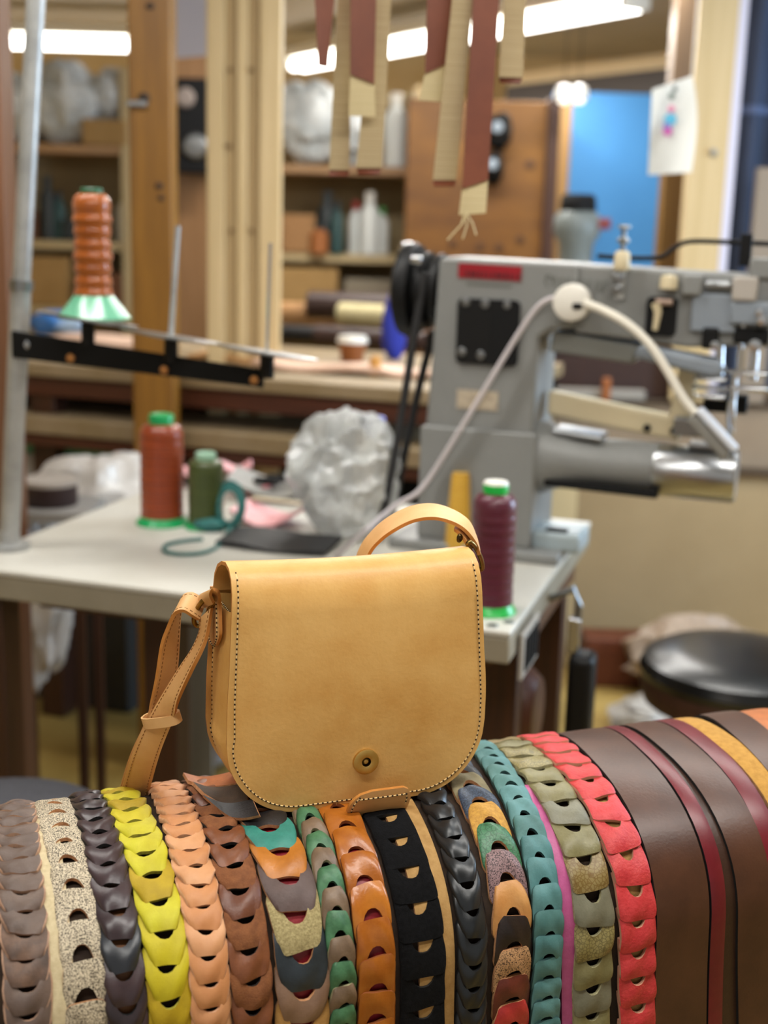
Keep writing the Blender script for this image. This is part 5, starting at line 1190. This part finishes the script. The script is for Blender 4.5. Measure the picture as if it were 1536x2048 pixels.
# blue wrapped packet and rolls on the bench
p = on_bench(120, 668); o = MB().blob((0, 0, 0.03), (0.20, 0.12, 0.075), 0.25, 2, 16, 3).build('blue_packet', mat('blue_film', '#3f78bf', 0.3, c2='#a9bfd6', nscale=14, lo=.5, hi=.6)); o.location = (p[0], p[1], bz + 0.02); tag(o, 'blue and white plastic packet on the bench behind the stand', 'packet')
def roll(label, px, py, L_, rad, ang, m, z=0.0):
    p = on_bench(px, py); r_ = root('leather_roll', (p[0], p[1], bz + 0.013 + rad + z), BA + ang, label, 'leather roll', 'rolled hides on the bench')
    pr = []
    for k in range(26):
        a = k / 25 * 2 * pi * 1.6; rr_ = rad * (1 - 0.03 * k / 25 * 8 / 1.6); pr.append(((-L_ / 2, rr_ * math.cos(a), rr_ * math.sin(a)), (L_ / 2, rr_ * math.cos(a), rr_ * math.sin(a))))
    MB().ribbon(pr, 0.004, across=2).build('rolled_hide', m, r_); return r_
dkl = leather('dark_brown_hide', '#2f1f1a', '#45302a', 0.45); crm = leather('cream_hide', '#d3c79a', '#c2b586', 0.6); tanh_ = leather('tan_hide', '#b08455', '#9c7245', 0.6)
roll('dark brown rolled hide on top of the heap behind the cup', 705, 678, 0.30, 0.045, 0.1, dkl, z=0.06)
roll('cream rolled hide behind the handwheel', 735, 684, 0.20, 0.035, -0.15, crm, z=0.05)
roll('dark brown rolled hide at the bottom of the heap', 740, 696, 0.36, 0.03, 0.0, dkl)
roll('tan rolled hide beside the pale boards', 615, 672, 0.22, 0.045, 0.05, tanh_, z=0.02)
roll('black rolled hide under the tan roll', 610, 684, 0.20, 0.025, 0.0, leather('black_hide', '#1b1b1c', '#2a2a2b', 0.45))
p = on_bench(770, 660); o = MB().blob((0, 0, 0.09), (0.07, 0.06, 0.19), 0.15, 2, 14, 9).build('blue_cloth', mat('royal_blue_cloth', '#23309a', 0.8)); o.location = tuple(K.world((K.hit(790, 600, 0.62)[0], 0.62, bz + 0.014))); tag(o, 'royal blue cloth bundle left of the handwheel', 'cloth')

# ================================================================== SHELVES AND FAR WALL
YSH = 5.4
m_shelf = wood('shelf_pine', '#b9936a', '#a8835a', stretch=(1.5, 20, 20)); m_shelf2 = mat('shelf_cream', '#c2ae84', 0.6)
def shelf_unit(label, px0, px1, rows, Y, dep=0.35, pt=130):
    a, b = at(px0, 400, Y), at(px1, 400, Y); cx = (a[0] + b[0]) / 2; W = b[0] - a[0]
    r = root('shelf_unit', (cx, Y + dep / 2, 0), 0, label, 'shelving')
    top = at((px0 + px1) / 2, pt, Y)[2]
    for sx in (-1, 1): MB().box((sx * (W / 2 - 0.02), 0, top / 2), (0.04, dep, top)).build('upright', m_shelf2, r, bevel=0.003)
    MB().box((0, dep / 2 - 0.008, top / 2), (W - 0.08, 0.012, top)).build('back_board', mat('shelf_back', '#9c8a66', 0.7, c2='#8a7856', nscale=4), r)
    zs = []
    for py, m in rows:
        z = at((px0 + px1) / 2, py, Y)[2]; zs.append(z); MB().box((0, 0, z), (W - 0.08, dep - 0.02, 0.035)).build('shelf', m, r, bevel=0.003)
    return r, zs, cx, W
sl_, zl, cxl, Wl = shelf_unit('pine shelf unit at the left, full of bags and bottles', -60, 262, [(296, m_shelf), (490, m_shelf2), (620, m_shelf2)], YSH)
sr_, zr, cxr, Wr = shelf_unit('pine shelf unit in the middle, behind the pale boards', 400, 840, [(338, m_shelf), (515, m_shelf2), (640, m_shelf2)], YSH + 0.15, pt=165)
def shelf_bottle(px, Y, z, h, rad, bm, cm, label):
    c = at(px, 400, Y); r = root('bottle', (c[0], Y, z + 0.019), 0, label, 'bottle', 'bottles and jars on the shelves')
    MB().lathe([(0, 0), (rad, 0), (rad, h * 0.68), (rad * 0.45, h * 0.82), (rad * 0.42, h * 0.86), (0, h * 0.86)], seg=20).build('bottle_body', bm, r)
    MB().lathe([(0, h * 0.85), (rad * 0.5, h * 0.85), (rad * 0.48, h), (0, h)], seg=18).build('bottle_cap', cm, r)
def shelf_box(px, Y, z, s, m, label, ang=0.0):
    c = at(px, 400, Y); o_ = MB().box((0, 0, s[2] / 2), s).build('storage_box', m, bevel=0.006); o_.location = (c[0], Y, z + 0.0185); o_.rotation_euler = (0, 0, ang)
    return tag(o_, label, 'box', 'boxes on the shelves')
def shelf_bag(px, Y, z, d, seed, label, m=None):
    c = at(px, 400, Y); o_ = MB().blob((0, 0, 0), d, 0.30, 1.1, 22, seed, ridged=True).build('plastic_bag', m or mfilm2, angle=30); zm = min(v.co.z for v in o_.data.vertices)
    o_.location = (c[0], Y, z + 0.019 - zm); return tag(o_, label, 'plastic bag', 'plastic bags on the shelves')
mfilm2 = mat('bluish_film', '#b7bfc2', 0.25, c2='#e2e6e6', nscale=9, bump=0.5, bscale=14, bdist=0.02)
card = mat('cardboard', '#b08d58', 0.75, c2='#a17f4b', nscale=6); dkm = mat('dark_tool_plastic', '#2a3234', 0.5); wbm = mat('white_bottle', '#dfe3e0', 0.35); redc = mat('red_cap', '#a62a30', 0.4); grnc = mat('green_cap', '#4f9a55', 0.4); brm = mat('brown_jar', '#6b4226', 0.45)
Yc = YSH + 0.10
shelf_bag(135, Yc, zl[0], (0.30, 0.22, 0.30), 21, 'large clear bag of white goods on the upper left shelf')
shelf_bag(40, Yc, zl[0], (0.16, 0.2, 0.26), 22, 'small white bag on the upper left shelf beside the pole')
shelf_box(222, Yc, zl[0], (0.18, 0.22, 0.10), card, 'cardboard box on the upper left shelf next to the post')
shelf_bag(228, Yc, zl[0] + 0.085, (0.15, 0.16, 0.20), 23, 'white bag on the cardboard box by the post')
for k, (px, h_, rad, bm, cm, lb) in enumerate(((95, .26, .035, dkm, dkm, 'tall dark bottle on the left middle shelf'), (118, .20, .03, mat('teal_tool', '#274a4a', .5), dkm, 'dark teal bottle on the left middle shelf'), (60, .16, .035, brm, dkm, 'brown jar on the left middle shelf'), (250, .20, .035, wbm, grnc, 'white bottle with green cap beside the amber post'))):
    shelf_bottle(px, Yc, zl[1], h_, rad, bm, cm, lb)
shelf_box(85, Yc + 0.1, zl[1], (0.10, 0.1, 0.10), card, 'small cardboard box on the left middle shelf')
shelf_box(140, Yc, zl[1], (0.05, 0.1, 0.09), dkm, 'small dark box on the left middle shelf')
shelf_box(90, Yc, zl[2], (0.22, 0.2, 0.20), card, 'cardboard box on the lowest left shelf'); shelf_box(215, Yc, zl[2], (0.16, 0.2, 0.14), brm, 'brown box on the lowest left shelf')
Yc = YSH + 0.25
shelf_bag(615, Yc, zr[0], (0.30, 0.22, 0.32), 31, 'large clear bag on the upper middle shelf')
shelf_bag(700, Yc, zr[0], (0.16, 0.2, 0.26), 34, 'clear bag behind the hanging straps on the upper middle shelf')
shelf_bottle(788, Yc - 0.05, zr[0], .30, .05, wbm, whitep, 'big white jar at the right of the upper middle shelf')
shelf_box(790, Yc + 0.05, zr[0], (0.12, 0.12, 0.10), card, 'small cardboard box under the white jar on the upper shelf')
shelf_box(600, Yc, zr[1], (0.14, 0.2, 0.16), tanh_, 'tan leather box on the middle shelf')
shelf_bottle(655, Yc, zr[1], .26, .045, dkm, dkm, 'large dark bottle on the middle shelf'); shelf_bottle(675, Yc - .08, zr[1], .22, .03, mat('teal_tool', '#274a4a', .5), dkm, 'dark teal bottle beside the large dark one on the middle shelf')
shelf_bottle(640, Yc - 0.1, zr[1], .12, .04, mat('ginger_jar', '#a8693a', .5), dkm, 'ginger jar at the front of the middle shelf')
shelf_bottle(712, Yc, zr[1], .22, .028, wbm, redc, 'white bottle with red cap on the middle shelf'); shelf_bottle(740, Yc - .06, zr[1], .26, .042, wbm, whitep, 'large white bottle in front on the middle shelf')
shelf_bottle(765, Yc, zr[1], .20, .03, wbm, grnc, 'white bottle with green cap on the middle shelf')
shelf_box(620, Yc, zr[2], (0.26, 0.2, 0.20), card, 'cardboard box on the lowest middle shelf'); shelf_box(740, Yc, zr[2], (0.2, 0.2, 0.16), mat('stone_grey_box', '#8c8270', .7), 'grey box on the lowest middle shelf')
# black framed speaker like box between post and boards
r = root('black_speaker', (at(378, 250, 4.6)[0], 4.745, 0), 0, 'black box with a round grey disc hung between post and boards', 'speaker')
ztop, zbo = at(378, 155, 4.71)[2], at(378, 345, 4.71)[2]
MB().box((0, 0.032, (ztop + zbo) / 2), (0.13, 0.118, ztop - zbo)).build('speaker_box', m_blackm, r, bevel=0.004)
for py, px, rad, m in ((292, 390, .045, m_dsteel), (195, 370, .035, mat('speaker_taupe', '#7d7068', .6))):
    h = at(px, py, 4.71); MB().lathe([(0, .012), (rad * .8, .01), (rad, 0)], c=(h[0] - r.location[0], -0.03, h[2]), R=RX, seg=28).build('speaker_disc', m, r)
r2 = root('brown_board', (at(378, 450, 4.8)[0], 4.85, 0), 0, 'brown board between the amber post and the pale boards', 'board'); MB().box((0, 0, CEIL / 2), (0.26, 0.03, CEIL)).build('board_body', wood('mid_brown_panel', '#7a5632', '#8b6540'), r2)
# white sheet up by the boards
a, b = at(345, 60, 4.0), at(421, 60, 4.0); zb2 = at(380, 118, 4.0)[2]
r = root('white_sheet', ((a[0] + b[0]) / 2, 4.0, CEIL), 0, 'white paper sheet hanging above the black box', 'sheet'); W2 = b[0] - a[0]
MB().ribbon([((-W2 / 2, 0.01 * math.sin(3 * g), -(CEIL - zb2) * g), (W2 / 2, 0.012 * math.sin(3 * g + 1), -(CEIL - zb2 - 0.01) * g)) for g in np.linspace(0, 1, 8)], 0.002).build('paper', mat('lilac_white_paper', '#b5b3be', 0.7), r)

# ply wall, blue board, far room
m_ply = mat('orange_plywood', '#855818', 0.55, c2='#553108', nscale=1.6, ndetail=9, stretch=(1, 1, 2.5))
Yp = 5.2
def wallpiece(name, px0, px1, py0, py1, Y, th, m, label, cat, z0=None):
    xm = (px0 + px1) / 2; a, b = at(px0, (py0 + py1) / 2, Y), at(px1, (py0 + py1) / 2, Y); zt, zb = at(xm, py0, Y)[2], at(xm, py1, Y)[2]
    if z0 is not None: zb = z0
    r = root(name, ((a[0] + b[0]) / 2, Y + th / 2, zb), 0, label, cat)
    MB().box((0, 0, (zt - zb) / 2), (b[0] - a[0], th, zt - zb)).build(name + '_body', m, r, bevel=0.003)
    return r
r = wallpiece('plywood_cabinet', 812, 1092, 200, 560, Yp, 0.4, m_ply, 'orange plywood cabinet side behind the sewing machine', 'cabinet', z0=0)
for px, py in ((960, 494), (998, 496), (1060, 330), (1040, 480), (905, 488)):
    h = at(px, py, Yp); MB().lathe([(0, .006), (.016, .004), (.018, 0)], c=(h[0] - r.location[0], -0.2, h[2]), R=RX, seg=16).build('knob', mat('dark_wood_knob', '#4a2c10', .5), r)
wallpiece('dark_door_post', 1090, 1114, 195, 560, Yp - 0.05, 0.1, m_dwood, 'dark wooden door post right of the plywood cabinet', 'post', z0=0)
wallpiece('tan_door_strip', 1112, 1136, 200, 560, Yp + 0.5, 0.06, wood('tan_strip', '#94703c', '#7d5c2e'), 'tan timber strip left of the blue board', 'post', z0=0)
wallpiece('blue_board', 1100, 1345, 186, 560, 5.9, 0.05, mat('sky_blue_board', '#3f83bb', 0.6, c2='#3678b0', nscale=1.5), 'large sky blue board in the far room', 'board', z0=0)
wallpiece('ochre_post', 1322, 1385, 320, 560, 4.40, 0.08, wood('ochre_brown', '#7d5c26', '#6a4a1c'), 'ochre brown timber behind the white cloth', 'post', z0=0)
wallpiece('brown_post', 1344, 1386, -40, 330, 4.5, 0.08, wood('grey_brown_post', '#6f5a44', '#5d4a38'), 'grey brown timber above the ochre post', 'post', z0=0)
a, b = at(1030, 160, 7.0), at(1380, 100, 6.0)
bm_ = MB(); d_ = b - a
r = root('ceiling_beam', a, math.atan2(d_[1], d_[0]), 'cream beam running under the ceiling of the far room', 'beam'); Lb = math.hypot(d_[0], d_[1])
MB().box((Lb / 2, 0, 0), (Lb * 1.05, 0.05, 0.075)).build('beam_body', mat('cream_beam', '#c2ab84', 0.6), r, bevel=0.004)
MB().box((Lb / 2, -0.01, -0.16), (Lb * 1.05, 0.05, 0.26)).build('beam_dark_board', mat('dark_taupe_board', '#332b26', 0.7), r)  # dark taupe board below the cream beam
# hanging black bags on the plywood
for px, py0, py1, wd, lb in ((1000, 225, 300, .10, 'black cap hanging on the plywood cabinet'), (990, 300, 372, .07, 'black strap bundle with grey buckle on the plywood cabinet')):
    p0, p1 = at(px, py0, Yp - 0.08), at(px, py1, Yp - 0.08)
    r = root('hung_item', (p0[0], Yp - 0.06, p1[2]), 0, lb, 'hung item')
    MB().blob((0, 0, (p0[2] - p1[2]) / 2), (wd, 0.10, p0[2] - p1[2]), 0.25, 1.7, 14, px).build('bundle', m_blackm, r)
    MB().lathe([(0, .01), (.02, .008), (.022, 0)], c=(-.01, -.05, (p0[2] - p1[2]) * .6), R=RX, seg=16).build('buckle', mat('blue_grey_fabric', '#8d9aa6', .7), r)
# grinder with black cap behind the machine
c = at(1150, 520, 4.12)
r = root('bench_grinder', (c[0], 4.12, c[2] - 0.03), 0, 'grey machine head with a black cap behind the sewing machine', 'machine')
ht = at(1150, 388, 4.12)[2] - c[2] + 0.03
MB().lathe([(0, 0), (0.05, 0), (0.055, ht * 0.35), (0.075, ht * 0.5), (0.072, ht * 0.7), (0.05, ht * 0.8), (0, ht * 0.8)], seg=28).build('grinder_body', mat('grinder_grey', '#6f7674', 0.45), r)
MB().lathe([(0, ht * 0.74), (0.052, ht * 0.74), (0.058, ht * 0.8), (0.055, ht * 0.95), (0.045, ht), (0, ht)], seg=28).build('grinder_cap', m_blackm, r)
MB().box((0.075, -0.02, ht * 0.62), (0.05, 0.04, 0.035)).build('tool_rest', mat('grinder_red', '#7a3030', .5), r, bevel=0.004)
zz = c[2] - 0.03
r = root('grinder_stand', (c[0], 4.12, 0), 0, 'stand under the grey machine head', 'stand'); MB().tube([(0, 0.0, 0.0), (0, 0, zz - 0.012)], 0.018, 12).build('stand_column', m_blackm, r); MB().box((0, 0, zz - 0.006), (0.14, 0.14, 0.012)).build('stand_plate', m_dsteel, r)
# small spotlights
for px, lb in ((1127, 'small spotlight glowing left of its twin over the blue board'), (1157, 'small spotlight glowing right of its twin over the blue board')):
    h = at(px, 202, 5.0); r = root('spotlight', tuple(h), 0, lb, 'lamp', 'small spotlights')
    MB().lathe([(0, 0), (.030, 0.0), (.036, .01), (.03, .05), (0, .06)], seg=20).build('spot_body', m_house, r)
    MB().blob((0, -0.012, 0), (.044, .044, .026), 0, 1, 10, 1).build('spot_bulb', mat('spot_glow', (1, .97, .88), .4, emit=1.3), r)
    MB().tube([(0, 0, .055), (0, 0, CEIL - h[2])], .0015, 8).build('drop_rod', m_blackm, r)
# navy curtain at the right
nav = mat('navy_cloth', '#2a3345', 0.8, c2='#343f56', nscale=6, stretch=(4, 4, 0.6)); nav2 = mat('light_navy_cloth', '#4f5d7d', 0.8)
x0, x1 = at(1462, 270, 4.05)[0], at(1640, 270, 4.05)[0]
r = root('navy_curtain', ((x0 + x1) / 2, 4.05, 0.86), 0, 'dark navy cloth hanging at the right edge', 'curtain')
pr = []
for k in range(30):
    g = k / 29; x = -(x1 - x0) / 2 + (x1 - x0) * g; y = 0.02 * math.sin(g * 20); pr.append(((x, y, CEIL - 0.86), (x, y, 0.0)))
MB().ribbon(pr, 0.003, across=6).build('curtain_cloth', nav, r)
pr2 = [((a_[0], a_[1] - 0.005, at(1500, 212, 4.05)[2] - 0.86), (a_[0], a_[1] - 0.005, at(1500, 228, 4.05)[2] - 0.86)) for a_, b_ in pr]
MB().ribbon(pr2, 0.002, across=1).build('curtain_band', nav2, r)
h = at(1526, 430, 3.92); zt_ = at(1526, 335, 3.92)[2]; o = MB().box((0, 0, (zt_ - PTT) / 2), (0.08, 0.03, zt_ - PTT)).build('taupe_board', mat('taupe_board', '#8a7a68', .7), bevel=.003); o.location = (h[0] + 0.012, 3.93, PTT); tag(o, 'taupe board in front of the navy curtain at the right edge', 'board')
